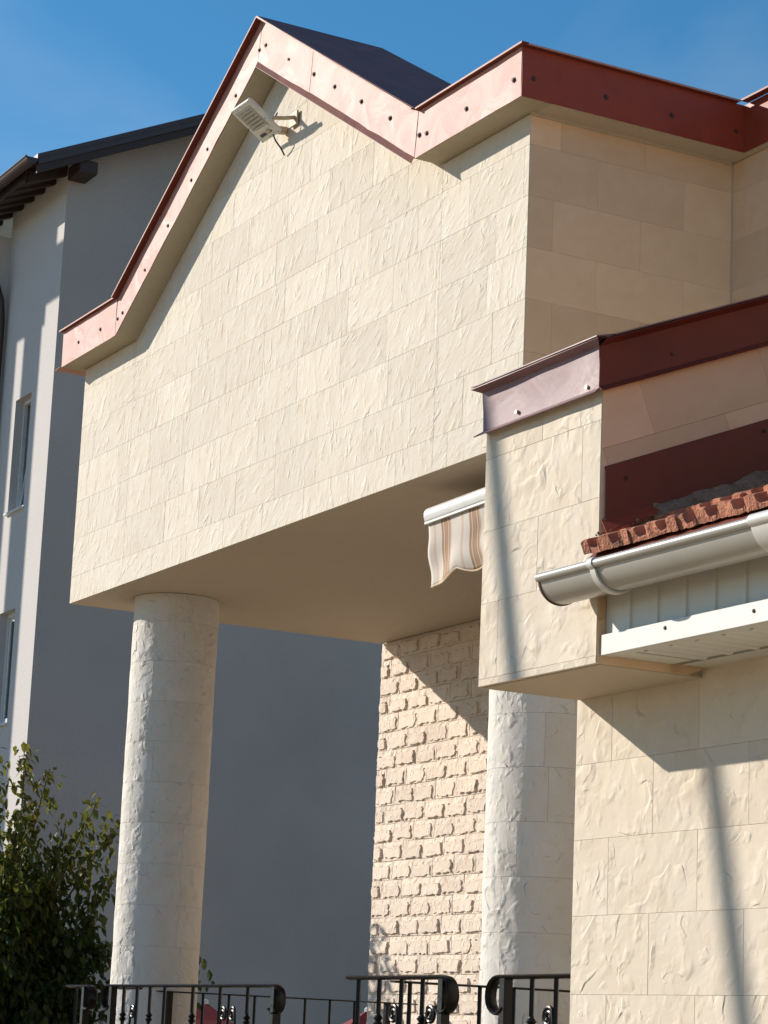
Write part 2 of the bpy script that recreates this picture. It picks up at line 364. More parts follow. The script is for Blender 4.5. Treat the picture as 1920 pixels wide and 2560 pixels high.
# inner wall beyond the return, facing -Y
iw = MB().box(XR-.3, 8.0, YI+.016, YI+.3, 0.5, ZC+.1).build('inner_wall', M['joint'], H)
rows3 = [2.84, 3.14]+[3.44+0.3*k for k in range(5)]+[4.94, ZC]
def ij(i):
    J = [XR, XR+(0.33 if i % 2 else 0.12)]
    while J[-1] < -3.0: J.append(J[-1]+0.6)
    return J
tile_rows(rows3, ij, [[(0, 1, ZC)]], Matrix.Translation((0, YI+.015, 0)), iw, 'stone_bounce')
MB().box(XR+.0005, XR+.012, YI-.012, YI-.001, 1.5, ZC).build('corner_bead', M['soffit'], H)
# body behind
MB().box(XL+.02, 8.0, 9.56, 17, -0.9, 5.3).build('rear_block', M['soffit'], H)
MB().box(XL+.02, XR-.32, YG+.265, 9.56, ZS+.02, 5.3).build('upper_storey', M['soffit'], H)
# soffit slab
MB().box(XL, XR, YG+.002, 9.50, ZS, ZS+.011).build('soffit', M['soffit'], H)
# cornice: fascia with mitred corners
T = [(-17.67, 5.414), (-16.57, 5.414), (-14.24, 6.83), (-11.97, 5.414), (-10.81, 5.414)]
B = [(-17.67, 5.125), (-16.57, 5.125), (-14.28, 6.525), (-12.0, 5.125), (-10.81, 5.125)]
def seg_fascia(i, split=None, mname='fascia'):
    t0, t1, b0, b1 = T[i], T[i+1], B[i], B[i+1]
    cuts = [0]+(split or [])+[1]
    for a, c in zip(cuts[:-1], cuts[1:]):
        L = lambda p, q, k: (p[0]+(q[0]-p[0])*k, p[1]+(q[1]-p[1])*k)
        e = 0.0012
        ta, tb, ba, bb = L(t0, t1, a), L(t0, t1, c), L(b0, b1, a), L(b0, b1, c)
        y = YF+random.uniform(-.002, .002)
        # subdivided, slightly buckled sheet
        nx, nz = max(2, int(abs(tb[0]-ta[0])/0.12)), 3
        m_ = MB(); vs_, fs_ = [], []
        for q in range(nx+1):
            for w in range(nz+1):
                u = min(max(q/nx, e), 1-e); v_ = w/nz
                x = (ba[0]+(bb[0]-ba[0])*u)*(1-v_)+(ta[0]+(tb[0]-ta[0])*u)*v_
                z = (ba[1]+(bb[1]-ba[1])*u)*(1-v_)+(ta[1]+(tb[1]-ta[1])*u)*v_
                d = 0.0035*noise.noise(Vector((x*2.2, z*3, i*3.1))) + 0.003*noise.noise(Vector((x*6, z*6, i)))
                vs_.append((x, y+d, z))
        for q in range(nx):
            for w in range(nz):
                o = q*(nz+1)+w; fs_.append((o, o+nz+1, o+nz+2, o+1))
        m_.add(vs_, fs_)
        ob = m_.build('fascia', M[mname], H, smooth=True)
        sd_ = ob.modifiers.new('thickness', 'SOLIDIFY'); sd_.thickness = 0.004; sd_.offset = -1; edge_split(ob)
        yield ob
FA = []
FA += list(seg_fascia(0)); FA += list(seg_fascia(1, [0.52])); FA += list(seg_fascia(2, [0.36])); FA += list(seg_fascia(3))
# side fascia (along +Y) and the next bay
def plain_fascia(p0, p1, mname='fascia_shade'):
    a, c = Vector(p0), Vector(p1); dz = Vector((0, 0, 0.289)); m_ = MB()
    n = 12; vs_ = []; fs_ = []; d = (c-a); nrm = Vector((d.y, -d.x, 0)).normalized()
    for q in range(n+1):
        for w in range(4):
            p = a+d*(q/n)+dz*(w/3)+nrm*0.004*noise.noise(Vector((q*.5, w*.7, a.x))); vs_.append(tuple(p))
    for q in range(n):
        for w in range(3): o = q*4+w; fs_.append((o, o+4, o+5, o+1))
    m_.add(vs_, fs_); ob = m_.build('fascia', M[mname], H, smooth=True)
    sd_ = ob.modifiers.new('thickness', 'SOLIDIFY'); sd_.thickness = 0.004; edge_split(ob); return ob
YK = 8.09
FS = plain_fascia((-10.81, YF, 5.125), (-10.81, YK, 5.125)); FS2 = plain_fascia((-10.81, YK, 5.125), (8.0, YK, 5.125), 'fascia_shade')
# top edges: projecting folded lip, lighter at the very edge
def lip(p0, p1, out, name='drip_edge', mname='cap_dark', th=0.010, w=0.052, e0=(0, 0, 0), e1=(0, 0, 0), edge='fascia_edge'):
    a, c, o = Vector(p0), Vector(p1), Vector(out).normalized()*w
    u = (c-a).normalized(); n_ = u.cross(o.normalized());
    if n_.z < 0: n_ = -n_
    A = [a, c, c+o+Vector(e1), a+o+Vector(e0)]; Bq = [p+n_*th for p in A]
    m_ = MB(); m_.hexa(A, Bq); ob = m_.build(name, M[mname], H)
    A2 = [A[3]+n_*-0.002, A[2]+n_*-0.002, A[2]+o*0.06+n_*-0.002, A[3]+o*0.06+n_*-0.002]
    m2 = MB().hexa(A2, [p+n_*(th+0.001) for p in A2]); m2.build('folded_edge', M[edge], ob)
    return ob
for i in range(4):
    a, c = T[i], T[i+1]
    lip((a[0]-(0.02 if i == 0 else 0), YF+.01, a[1]), (c[0]+(0.05 if i == 3 else 0), YF+.01, c[1]), (0, -1, 0), w=0.062 if i in (1, 2) else 0.045)
lip((-10.82, YF+.001, 5.4145), (-10.82, YK-.06, 5.4145), (1, 0, 0)); lip((-10.76, YK-.01, 5.4135), (8, YK-.01, 5.4135), (0, -1, 0))
# lower lips
def low_lip(p0, p1, o, drop=0.018, w=0.022, nm='fascia'):
    a, c = Vector(p0), Vector(p1); o = Vector(o)*w+Vector((0, 0, -drop)); t = Vector((0, 0, -0.003))
    MB().hexa([a, c, c+o, a+o], [a+t, c+t, c+o+t, a+o+t]).build('lower_lip', M[nm], H)
a, c = B[2], B[3]
low_lip((a[0], YF-.002, a[1]+.012), (c[0], YF-.002, c[1]+.012), (0, -1, 0), 0.045, 0.02, 'cap_dark')
low_lip((-17.72, YF-.002, 5.128), (-16.62, YF-.002, 5.128), (0, -1, 0), 0.006, 0.008, 'fascia')
# returned end of the cornice on the left
MB().hexa([(-17.672, YF, 5.125), (-17.672, 9.4, 5.125), (-17.672, 9.4, 5.414), (-17.672, YF, 5.414)], [(-17.668, YF, 5.125), (-17.668, 9.4, 5.125), (-17.668, 9.4, 5.414), (-17.668, YF, 5.414)]).build('fascia', M['fascia'], H)
MB().hexa([(-17.76, YF-.02, 5.112), (-17.67, YF-.02, 5.124), (-17.67, YG+.4, 5.124), (-17.76, YG+.4, 5.112)], [(-17.76, YF-.02, 5.115), (-17.67, YF-.02, 5.127), (-17.67, YG+.4, 5.127), (-17.76, YG+.4, 5.115)]).build('lower_lip', M['fascia_edge'], H)
# undersides of the cornice
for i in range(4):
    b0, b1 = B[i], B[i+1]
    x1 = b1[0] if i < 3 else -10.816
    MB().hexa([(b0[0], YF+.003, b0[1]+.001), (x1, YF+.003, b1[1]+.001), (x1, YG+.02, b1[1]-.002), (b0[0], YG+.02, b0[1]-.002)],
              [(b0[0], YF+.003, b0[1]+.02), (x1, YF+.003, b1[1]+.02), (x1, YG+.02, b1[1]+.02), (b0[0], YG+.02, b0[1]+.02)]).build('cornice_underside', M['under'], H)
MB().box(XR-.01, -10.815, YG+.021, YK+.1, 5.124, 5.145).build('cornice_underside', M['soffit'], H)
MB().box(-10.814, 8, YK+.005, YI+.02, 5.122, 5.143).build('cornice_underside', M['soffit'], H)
MB().box(XR-.001, XR+.02, YG-.01, YI-.02, ZC-.012, ZC+.004).build('cornice_bead', M['soffit'], H)
# roof
zt = 5.424
RX, RE = (-14.24, 6.842), 7.50
def slab(pts, name, mname='roof', th=0.012):
    return MB().prism(pts, (0, 0, -th)).build(name, M[mname], H)
YE = 7.62
slab([(RX[0], YF-.045, RX[1]), (-11.96, YF-.045, 5.426), (-11.96, YE, 5.426), (RX[0], RE, RX[1])], 'roof_slope')
slab([(RX[0], YF-.045, RX[1]), (-16.58, YF-.045, 5.426), (-16.58, YE, 5.426), (RX[0], RE, RX[1])], 'roof_slope')
slab([(RX[0], RE, RX[1]), (-16.58, YE, 5.426), (-11.96, YE, 5.426)], 'roof_hip')
MB().box(-17.68, -16.57, YF+.02, YG+.28, 5.395, 5.41).build('roof_deck', M['roof'], H); MB().box(-11.97, -11.0, YF+.02, YG+.28, 5.395, 5.41).build('roof_deck', M['roof'], H); MB().box(-17.68, -11.0, YG+.281, 17.2, 5.395, 5.41).build('roof_deck', M['roof'], H)
MB().box(-10.995, 8, YK+.02, 17.2, 5.395, 5.41).build('roof_deck', M['roof'], H)
MB().box(-10.999, -10.83, YF+.02, YK+.019, 5.395, 5.41).build('roof_deck', M['roof'], H)
# screws on the fascia sheets
smesh = MB(); smesh.tube([(0, 0.001, 0), (0, -0.003, 0)], 0.018, 8); smesh.tube([(0, -0.003, 0), (0, -0.012, 0)], 0.010, 6); smesh = smesh.mesh('screw', M['screw'])
def px_free_screws(lst, parent, rot=0.0, me=smesh, k=1.0):
    for p in lst:
        link('screw', me, parent, mtx=Matrix.Translation(p) @ Matrix.Rotation(rot, 4, 'Z') @ Matrix.Scale(k, 4))
SCREWS = {0: [(-17.326, 6.568, 5.249), (-16.881, 6.568, 5.247), (-16.538, 6.568, 5.246)], 1: [(-16.449, 6.568, 5.272), (-16.062, 6.568, 5.506), (-15.68, 6.568, 5.742)], 2: [(-15.303, 6.568, 5.979), (-15.048, 6.568, 6.134), (-14.615, 6.568, 6.393), (-14.266, 6.568, 6.609)], 3: [(-14.165, 6.568, 6.609), (-13.788, 6.568, 6.375), (-13.402, 6.568, 6.138)], 4: [(-13.092, 6.568, 5.946), (-12.713, 6.568, 5.72), (-12.324, 6.568, 5.484), (-11.948, 6.568, 5.256)], 5: [(-11.856, 6.568, 5.238), (-11.4, 6.568, 5.241), (-10.886, 6.568, 5.242)], 6: [(-10.808, 6.646, 5.241), (-10.808, 7.125, 5.243), (-10.808, 7.575, 5.237), (-10.808, 8.028, 5.238)]}
for i, l in SCREWS.items(): px_free_screws(l, FA[i] if i < 6 else FS, R(90) if i == 6 else 0)
# columns
def column(cx, cyy, label):
    r = 0.322
    c = MB().tube([(cx, cyy, -0.72), (cx, cyy, ZS-.005)], r-.014, 32).build('column', M['joint'], H)
    if label: c['label'] = label
    zl = [ZS-.003]; z = 3.235-.215
    while z > -0.72: zl.append(z); z -= 0.3
    zl.append(-0.72)
    for k in range(len(zl)-1):
        z1, z0 = zl[k], zl[k+1]; n = 4; off = random.uniform(0, 2) if k % 2 else random.uniform(0, 2)+.8
        for j in range(n):
            a0 = off+j*math.pi*2/n; a1 = a0+math.pi*2/n; gp = 0.0006
            m_ = MB(); S, Tn = 12, 5; vs_ = []; fs_ = []
            for t in range(Tn+1):
                z_ = z0+gp+(z1-z0-2*gp)*t/Tn
                for s_ in range(S+1):
                    a = a0+gp/r+(a1-a0-2*gp/r)*s_/S
                    edge = 0.0009 if (t in (0, Tn) or s_ in (0, S)) else 0
                    d = 0.0035*noise.noise(Vector((math.cos(a)*3+cx, math.sin(a)*3, z_*4)))+0.002*noise.noise(Vector((math.cos(a)*9, math.sin(a)*9+cx, z_*13)))
                    rr_ = r+d-edge; vs_.append((rr_*math.cos(a), rr_*math.sin(a), z_))
            for t in range(Tn):
                for s_ in range(S): o = t*(S+1)+s_; fs_.append((o, o+1, o+S+2, o+S+1))
            o = len(vs_)      # skirt back to the core
            ring = [q for q in range(S+1)]+[t*(S+1)+S for t in range(1, Tn+1)]+[Tn*(S+1)+q for q in range(S-1, -1, -1)]+[t*(S+1) for t in range(Tn-1, 0, -1)]
            for q in ring:
                p = Vector(vs_[q]); h = Vector((p.x, p.y, 0)).normalized()*(r-.02); vs_.append((h.x, h.y, p.z))
            for q in range(len(ring)): fs_.append((ring[q], ring[(q+1) % len(ring)], o+(q+1) % len(ring), o+q))
            m_.add(vs_, fs_); me = m_.mesh('stone_panel', M['stone_col'], True)
            link('stone_panel', me, c, mtx=Matrix.Translation((cx, cyy, 0)))
    return c
column(-16.88, 7.34, None); column(-11.6, 7.34, None)
# split-faced brick wall under the gable
bw = MB().box(XL+.03, -9.5, 9.53, 9.57, -0.72, ZS+.01).build('brick_wall', M['brick_bed'], H)
def brick_mesh(w, h, seed):
    rd = random.Random(seed); m_ = MB(); nx, nz = 8, 4
    ox = [(-w/2+w*i/nx, -h/2) for i in range(nx)]+[(w/2, -h/2+h*i/nz) for i in range(nz)]+[(w/2-w*i/nx, h/2) for i in range(nx)]+[(-w/2, h/2-h*i/nz) for i in range(nz)]
    n = len(ox); D = rd.uniform(.018, .028)
    mL, mR, mT, mB_ = rd.uniform(.018, .036), rd.uniform(.022, .042), rd.uniform(.034, .052), rd.uniform(.014, .026)
    ins = []; mid = []
    for x, z in ox:
        fx = (x/(w/2)); fz = (z/(h/2))
        jx, jz = rd.uniform(-.012, .012), rd.uniform(-.009, .009)
        X = x*(1-(mR if fx > 0 else mL)/(w/2))+jx; Z = z*(1-(mT if fz > 0 else mB_)/(h/2))+jz
        if abs(fx) > .95 and abs(fz) > .95 and rd.random() < .5: X -= math.copysign(rd.uniform(.005, .02), fx)
        ins.append((X, Z)); k = rd.uniform(.86, 1.03); mid.append((x*(1-k)+X*k, z*(1-k)+Z*k))
    vs_ = [(x*.992, 0, z*.985) for x, z in ox]
    vs_ += [(x*.99, -rd.uniform(.004, .010), z*.98) for x, z in ox]
    vs_ += [(x, -rd.uniform(.004, .014), z) for x, z in mid]
    vs_ += [(x, -D+rd.uniform(0, .004), z) for x, z in ins]
    fs_ = []
    for q in range(3): fs_ += [(q*n+i, q*n+(i+1) % n, (q+1)*n+(i+1) % n, (q+1)*n+i) for i in range(n)]
    fs_.append(tuple(range(3*n, 4*n))); m_.add(vs_, fs_); return m_.mesh('brick', M['brick'])
BW, BH = 0.325, 0.150
bms = [brick_mesh(BW, BH, k) for k in range(22)]; hbm = [brick_mesh(BW*.52, BH, 100+k) for k in range(6)]
z = ZS-BH/2; row = 0
while z > -0.72:
    x = XL+(0 if row % 2 else -0.0); first = True
    if row % 2:
        link('brick', random.choice(hbm), bw, mtx=Matrix.Translation((XL+BW*.26+random.uniform(-.006, .006), 9.529, z))); x = XL+BW*.52
    while x < -15.0:
        link('brick', random.choice(bms), bw, mtx=Matrix.Translation((x+BW/2+random.uniform(-.004, .004), 9.529, z+random.uniform(-.002, .002))) @ Matrix.Rotation(random.uniform(-.012, .012), 4, 'Y')); x += BW
    z -= BH; row += 1

# ================================================================ ANNEX
A = thing('annex', (-7.8, 5.4, -1.7), 'low cream stone annex with tiled roof, raking parapet and white gutter in the right foreground', 'building')
RK = 0.405; PX0, PX1, PY, PZ = -8.224, -7.39, 4.89, 1.39; YW = 5.37
ra = math.atan(RK)
# lower wall
lw = MB().box(PX0-.006, 6.0, YW+.016, 8.0, -1.7, 1.50).build('lower_wall', M['joint'], A)
zr = [-1.68+.3*k+.0196 for k in range(0)] + [-0.98, -0.68, -0.38, -0.08, 0.22, 0.524, 0.823, 1.123, 1.44]
JL = {7: [-7.989, -7.41, -6.81, -6.21], 6: [-7.70, -7.10, -6.50], 5: [-7.996, -7.409, -6.8, -6.2], 4: [-7.713, -7.123, -6.52], 3: [-7.99, -7.412, -6.82], 2: [-7.7, -7.1], 1: [-7.99, -7.41], 0: [-7.7, -7.1]}
tile_rows(zr, lambda i: [PX0-.02]+JL[i]+[JL[i][-1]+.6*k for k in range(1, 9)], [[(0, 1, 9)]], Matrix.Translation((0, YW+.015, 0)), lw, 'stone_low')
# raking parapet: core, front face tiles, right face tiles laid with the rake
def rz(y, z0): return z0+RK*(y-4.9)
pp = MB().prism([(PX0+.012, PY+.012, PZ+.004), (PX0+.012, YW+.3, PZ+.004), (PX0+.012, 8.0, PZ+.004), (PX0+.012, 8.0, rz(8.0, 2.56)), (PX0+.012, PY+.012, rz(PY+.012, 2.56))], (PX1-PX0-.024, 0, 0)).build('parapet', M['joint'], A)
zp = [PZ, 1.409+.01, 1.719, 2.012, 2.31, 2.47]
JP = {0: [], 1: [-8.09], 2: [-7.814], 3: [-7.514], 4: [-7.80]}
zp = [PZ, PZ+.028, 1.719, 2.012, 2.31, 2.47]
tile_rows(zp, lambda i: [PX0]+JP[i]+[PX1], [[(0, 1, 9)]], Matrix.Translation((0, PY+.015, 0)), pp, 'stone_low')
MR = Matrix.Translation((PX1-.015, PY, 0)) @ Matrix.Rotation(R(90), 4, 'Z') @ Matrix.Rotation(-ra, 4, 'Y')
# in rake frame: s along the rake, t square to it; origin at (PY, z=0)
ca, sa = math.cos(ra), math.sin(ra)
t_top = (2.47+RK*(PY-4.9))*ca; lines = [t_top-.95, t_top-.65, t_top-.35, t_top-.05]
lines = [t_top-1.15, t_top-.85, t_top-.55, t_top-.25, t_top]
front = (-ca, sa, 0.0)     # y >= PY : s*ca - t*sa >= 0
bottom = (-sa, -ca, -PZ)   # z >= PZ
tile_rows(lines, lambda i: [-1.0, -.40+.25*(i % 2), .235+.25*(i % 2), .83+.25*(i % 2), 1.43+.25*(i % 2), 2.0, 2.6, 3.2], [[front, bottom, (0, 1, t_top-.0)]], MR, pp, 'stone_bounce')
MB().box(PX0+.004, PX1-.002, PY+.018, YW+.02, PZ-.004, PZ+.003).build('parapet_underside', M['soffit'], A)
# cap flashing, front face with projecting top lip and flared foot
def sheet(name, pts_a, pts_b, mname, parent=A, th=0.004, segs=10, amp=0.004):
    """profile pts_a swept to pts_b"""
    vs_ = []; fs_ = []; n = len(pts_a)
    for q in range(segs+1):
        t = q/segs
        for j, (a, c) in enumerate(zip(pts_a, pts_b)):
            p = Vector(a).lerp(Vector(c), t); d = amp*noise.noise(Vector((p.x*4, p.y*4, p.z*4+j*.6)))
            vs_.append((p.x+d*.6, p.y+d, p.z+d*.3))
    for q in range(segs):
        for j in range(n-1): o = q*n+j; fs_.append((o, o+n, o+n+1, o+1))
    m_ = MB(); m_.add(vs_, fs_); ob = m_.build(name, M[mname], parent, smooth=True)
    s_ = ob.modifiers.new('thickness', 'SOLIDIFY'); s_.thickness = th; s_.offset = 0; edge_split(ob); return ob
cx0, cx1 = -8.222, PX1+.012
capf = sheet('cap_flashing', [(cx0-.014, 4.818, 2.5970), (cx0, 4.862, 2.5870), (cx0, 4.868, 2.5010), (cx0, 4.868, 2.4260), (cx0-.03, 4.842, 2.4050)],
             [(cx1+.046, 4.822, 2.6030), (cx1, 4.862, 2.5870), (cx1, 4.868, 2.5010), (cx1, 4.868, 2.4260), (cx1, 4.845, 2.4050)], 'cap', segs=14, amp=0.006)
MB().hexa([(cx0-.016, 4.814, 2.6025), (cx1+.047, 4.818, 2.6065), (cx1+.047, 4.90, 2.6260), (cx0-.0, 4.90, 2.6260)], [(cx0-.016, 4.814, 2.6075), (cx1+.047, 4.818, 2.6115), (cx1+.047, 4.90, 2.6310), (cx0-.0, 4.90, 2.6310)]).build('cap_top', M['cap'], A)
MB().box(cx0-.001, cx0+.003, 4.87, 5.4, 2.4210, 2.5810).build('cap_end', M['cap'], A)
y1 = 8.0; e = PX1+.012
dz = RK*(y1-4.865)
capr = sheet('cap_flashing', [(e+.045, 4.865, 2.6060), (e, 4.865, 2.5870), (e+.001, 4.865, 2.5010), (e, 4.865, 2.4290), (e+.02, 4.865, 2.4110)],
             [(e+.045, y1, 2.6060+dz), (e, y1, 2.5870+dz), (e+.001, y1, 2.5010+dz), (e, y1, 2.4290+dz), (e+.02, y1, 2.4110+dz)], 'cap_dark', segs=40, amp=0.005)  # side of the same cap, its shade put into the darker sheet
MB().hexa([(PX0-.06, 4.865, 2.6210), (e+.047, 4.865, 2.6120), (e+.047, y1, 2.6120+dz), (PX0-.06, y1, 2.6210+dz)], [(PX0-.06, 4.865, 2.6270), (e+.047, 4.865, 2.6180), (e+.047, y1, 2.6180+dz), (PX0-.06, y1, 2.6270+dz)]).build('cap_top', M['cap'], A)
# lower flashing band against the tiled roof
fb = sheet('wall_flashing', [(PX1+.006, 4.905, rz(4.905, 2.128)), (PX1+.012, 4.905, rz(4.905, 2.11)), (PX1+.014, 4.905, rz(4.905, 2.0)), (PX1+.016, 4.905, rz(4.905, 1.92))],
           [(PX1+.006, y1, rz(y1, 2.128)), (PX1+.012, y1, rz(y1, 2.11)), (PX1+.014, y1, rz(y1, 2.0)), (PX1+.016, y1, rz(y1, 1.92))], 'cap_dark', segs=40, amp=0.004)
# torn foot of the flashing
vs_ = [(PX1+.017, 4.885, rz(4.885, 1.925)), (PX1+.017, 5.10, rz(5.10, 1.925)), (PX1+.055, 5.12, rz(5.10, 1.905)), (PX1+.060, 5.085, rz(5.085, 1.885)), (PX1+.085, 5.03, rz(5.03, 1.878)), (PX1+.090, 4.95, rz(4.95, 1.868)), (PX1+.095, 4.86, rz(4.86, 1.868))]
MB().prism(vs_, (0, 0, .003)).build('flashing_foot', M['fascia_shade'], A)
# mortar bed under the flashing
m_ = MB(); vs_ = []; fs_ = []; n = 46
for q in range(n+1):
    y = 4.89+(y1-4.89)*(q/n)**1.5
    for j, (dx, z_) in enumerate(((0.012, 1.93), (0.03, 1.90), (0.045, 1.86), (0.075, 1.82), (0.12, 1.78))):
        d = 0.014*noise.noise(Vector((y*14, j*1.7, 3))) + 0.008*noise.noise(Vector((y*40, j*3.7, 8)))
        vs_.append((PX1+dx+d, y, rz(y, z_)+d*.6))
for q in range(n):
    for j in range(4): o = q*5+j; fs_.append((o, o+5, o+6, o+1))
m_.add(vs_, fs_); m_.build('mortar_bed', M['mortar'], A, smooth=False)
m_ = MB()
for k in range(26):   # crumbs of broken mortar at the eave
    p = Vector((PX1+random.uniform(.02, .10), random.uniform(4.84, 5.12), 0)); p.z = rz(p.y, 1.865)+random.uniform(-.004, .02)
    s_ = random.uniform(.004, .012); vs_ = [(p.x+s_*random.uniform(.6, 1.2)*a, p.y+s_*random.uniform(.6, 1.2)*b_, p.z+s_*random.uniform(.6, 1.1)*c_) for a, b_, c_ in ((1, 0, 0), (-1, 0, 0), (0, 1, 0), (0, -1, 0), (0, 0, 1), (0, 0, -1))]
    m_.add(vs_, [(0, 2, 4), (2, 1, 4), (1, 3, 4), (3, 0, 4), (2, 0, 5), (1, 2, 5), (3, 1, 5), (0, 3, 5)])
struct(m_.build('mortar_rubble', M['mortar'], A), 'stuff')
# clay roof tiles
def roof_tile(seed):
    rd = random.Random(seed); w, L = 0.283, 0.40; prof = []
    def notch(x, wd): return [(x-wd*.60, .050), (x-wd*.50, .026), (x-wd*.25, .014), (x+wd*.25, .013), (x+wd*.48, .024), (x+wd*.55, .049)]
    prof = [(0, .044), (.008, .050)]+notch(.070, .058)+[(.112, .051), (.140, .052)]+notch(.200, .058)+[(.242, .052), (.272, .051), (w, .045)]
    prof = [(x+rd.uniform(-.002, .002), z_+rd.uniform(-.0015, .0015)) for x, z_ in prof]; prof[0] = (0, prof[0][1]); prof[-1] = (w, prof[-1][1])
    low = [(x, -.004+rd.uniform(-.003, .003)) for k, (x, _) in enumerate(prof)]
    n = len(prof); fr = [.003*math.sin(k*.9+seed)+rd.uniform(-.0008, .0008) for k in range(n)]
    vs_ = []; ys = [0, .012, L]
    for yi, y in enumerate(ys):
        for k, (x, z_) in enumerate(prof): vs_.append((x, y+(fr[k] if yi < 2 else 0), z_-(0.003 if yi == 0 else 0)+(.0 if yi < 2 else -.02)))
    for yi, y in enumerate((ys[0], ys[2])):
        for k, (x, z_) in enumerate(low): vs_.append((x, y+(fr[k]+.002 if yi == 0 else 0), z_-(0.0 if yi == 0 else .006)))
    fs_ = [(q*n+k, q*n+k+1, (q+1)*n+k+1, (q+1)*n+k) for q in range(2) for k in range(n-1)]
    fs_ += [(3*n+k, 3*n+k+1, k+1, k) for k in range(n-1)]+[(3*n+k, 3*n+k+1, 4*n+k+1, 4*n+k) for k in range(n-1)]
    fs_ += [(3*n, 0, n, 2*n, 4*n), (4*n-1, n-1, 2*n-1, 3*n-1, 5*n-1)]
    m_ = MB(); m_.add(vs_, fs_); return m_.mesh('roof_tile', M['terra'])
tms = [roof_tile(k) for k in range(6)]
YE0, ZE0 = 4.818, 1.781
rs = MB().hexa([(-7.385, 4.86, rz(4.86, 1.70)), (6.0, 4.86, rz(4.86, 1.70)), (6.0, 8.0, rz(8.0, 1.70)), (-7.385, 8.0, rz(8.0, 1.70))], [(-7.385, 4.86, rz(4.86, 1.75)), (6.0, 4.86, rz(4.86, 1.75)), (6.0, 8.0, rz(8.0, 1.75)), (-7.385, 8.0, rz(8.0, 1.75))]).build('roof_slope', M['terra'], A)
for rw_ in range(8):
    for cx_ in range(18):
        x = -7.362+cx_*.283 if rw_ == 0 else -7.375+cx_*.283
        s_ = rw_*.33; y = YE0+s_*ca; z_ = ZE0+s_*sa+(.008 if rw_ else 0)
        link('roof_tile', random.choice(tms), rs, mtx=Matrix.Translation((x, y+random.uniform(-.012, .012), z_+random.uniform(-.004, .004))) @ Matrix.Rotation(ra-.03, 4, 'X') @ Matrix.Rotation(random.uniform(-.02, .02), 4, 'Z') @ Matrix.Rotation(random.uniform(-.015, .015), 4, 'Y'))
MB().hexa([(-7.385, 4.838, 1.71), (6.0, 4.838, 1.71), (6.0, 4.905, 1.80), (-7.385, 4.905, 1.80)], [(-7.385, 4.832, 1.765), (6.0, 4.832, 1.765), (6.0, 4.90, 1.835), (-7.385, 4.90, 1.835)]).build('eave_flashing', M['cap_dark'], A)
# boxed eave: ribbed fascia panels, white foot trim, ribbed soffit
x = PX1+.006
while x < -2.4:
    w = 0.172
    m_ = MB(); pr_ = [(0, 0), (.140, 0), (.146, .008), (.162, .008), (.168, 0), (.172, 0)]
    m_.add([(x+a, 4.925-b_, 1.49) for a, b_ in pr_]+[(x+a, 4.925-b_, 1.80) for a, b_ in pr_], [(k, k+1, k+1+len(pr_), k+len(pr_)) for k in range(len(pr_)-1)])
    m_.build('eave_panel', M['panel'], A); x += w
MB().box(PX1+.004, -2.4, 4.93, 4.95, 1.43, 1.83).build('eave_board', M['panel'], A)
tr_ = MB().box(PX1+.008, -2.4, 4.900, 4.912, 1.418, 1.494).build('eave_trim', M['white'], A, bevel=.002)
MB().box(PX1+.008, -2.4, 4.912, 4.95, 1.418, 1.424).build('trim_return', M['white'], A)
x = PX1+.006; ys0, ys1 = 4.951, 5.222
k = 0
while x < -2.4:
    w = .155 if k else .138; g_ = .003 if k else -.0
    if k == 1: x += .011
    MB().hexa([(x, ys0, 1.4215), (x+w-.003, ys0, 1.4215), (x+w-.003, ys1-.004, 1.4215), (x, ys1-.004, 1.4215)], [(x, ys0, 1.427), (x+w-.003, ys0, 1.427), (x+w-.003, ys1-.004, 1.427), (x, ys1-.004, 1.427)]).build('soffit_panel', M['panel'], A)
    if k >= 1: MB().prism([(x+.05, ys0+.002, 1.4213), (x+.085, ys0+.002, 1.4213), (x+.076, ys0+.002, 1.413), (x+.059, ys0+.002, 1.413)], (0, ys1-ys0-.01, 0)).build('soffit_rib', M['panel'], A)
    x += w; k += 1
MB().box(PX1+.006, -2.4, 5.262, YW+.01, 1.424, 1.45).build('wall_trim', M['panel'], A)
MB().box(PX1+.004, -2.4, 4.95, YW+.01, 1.452, 1.46).build('eave_ceiling', M['eave'], A)
px_free_screws([(-6.975, 4.900, 1.469), (-6.465, 4.900, 1.461)], tr_, 0, smesh, .45)
px_free_screws([(-7.955, 4.866, 2.452), (-7.455, 4.866, 2.444)], capf, 0, MB().tube([(0, 0.001, 0), (0, -0.010, 0)], 0.008, 8).mesh('screw', M['screw_light']))
px_free_screws([(-7.374, 5.191, 2.612)], capr, R(90), smesh, .45); px_free_screws([(-7.370, 4.993, 2.098), (-7.370, 5.632, 2.381)], fb, R(90), smesh, .45)
# half-round gutter
GX0, GX1, GY, GZ, GR = -7.472, -2.4, 4.775, 1.692, 0.088
prof = [(GY-GR*math.cos(a), GZ-GR*math.sin(a)) for a in [math.pi*k/16 for k in range(17)]]
def arc_sheet(name, x0, x1, rad, mname, th, parent, a0=0, a1=1, dz0=0.0):
    P = [(GY-rad*math.cos(a), GZ-rad*.98*math.sin(a)) for a in [math.pi*(a0+(a1-a0)*k/18) for k in range(19)]]
    m_ = MB(); n = len(P); m_.add([(x0, y, z_) for y, z_ in P]+[(x1, y, z_+dz0) for y, z_ in P], [(k, k+1, n+k+1, n+k) for k in range(n-1)])
    ob = m_.build(name, M[mname], parent, smooth=True); s_ = ob.modifiers.new('thickness', 'SOLIDIFY'); s_.thickness = th; s_.offset = 0; edge_split(ob); return ob
gt = arc_sheet('gutter', GX0, GX1, GR, 'greyw', 0.004, A, dz0=-.012)
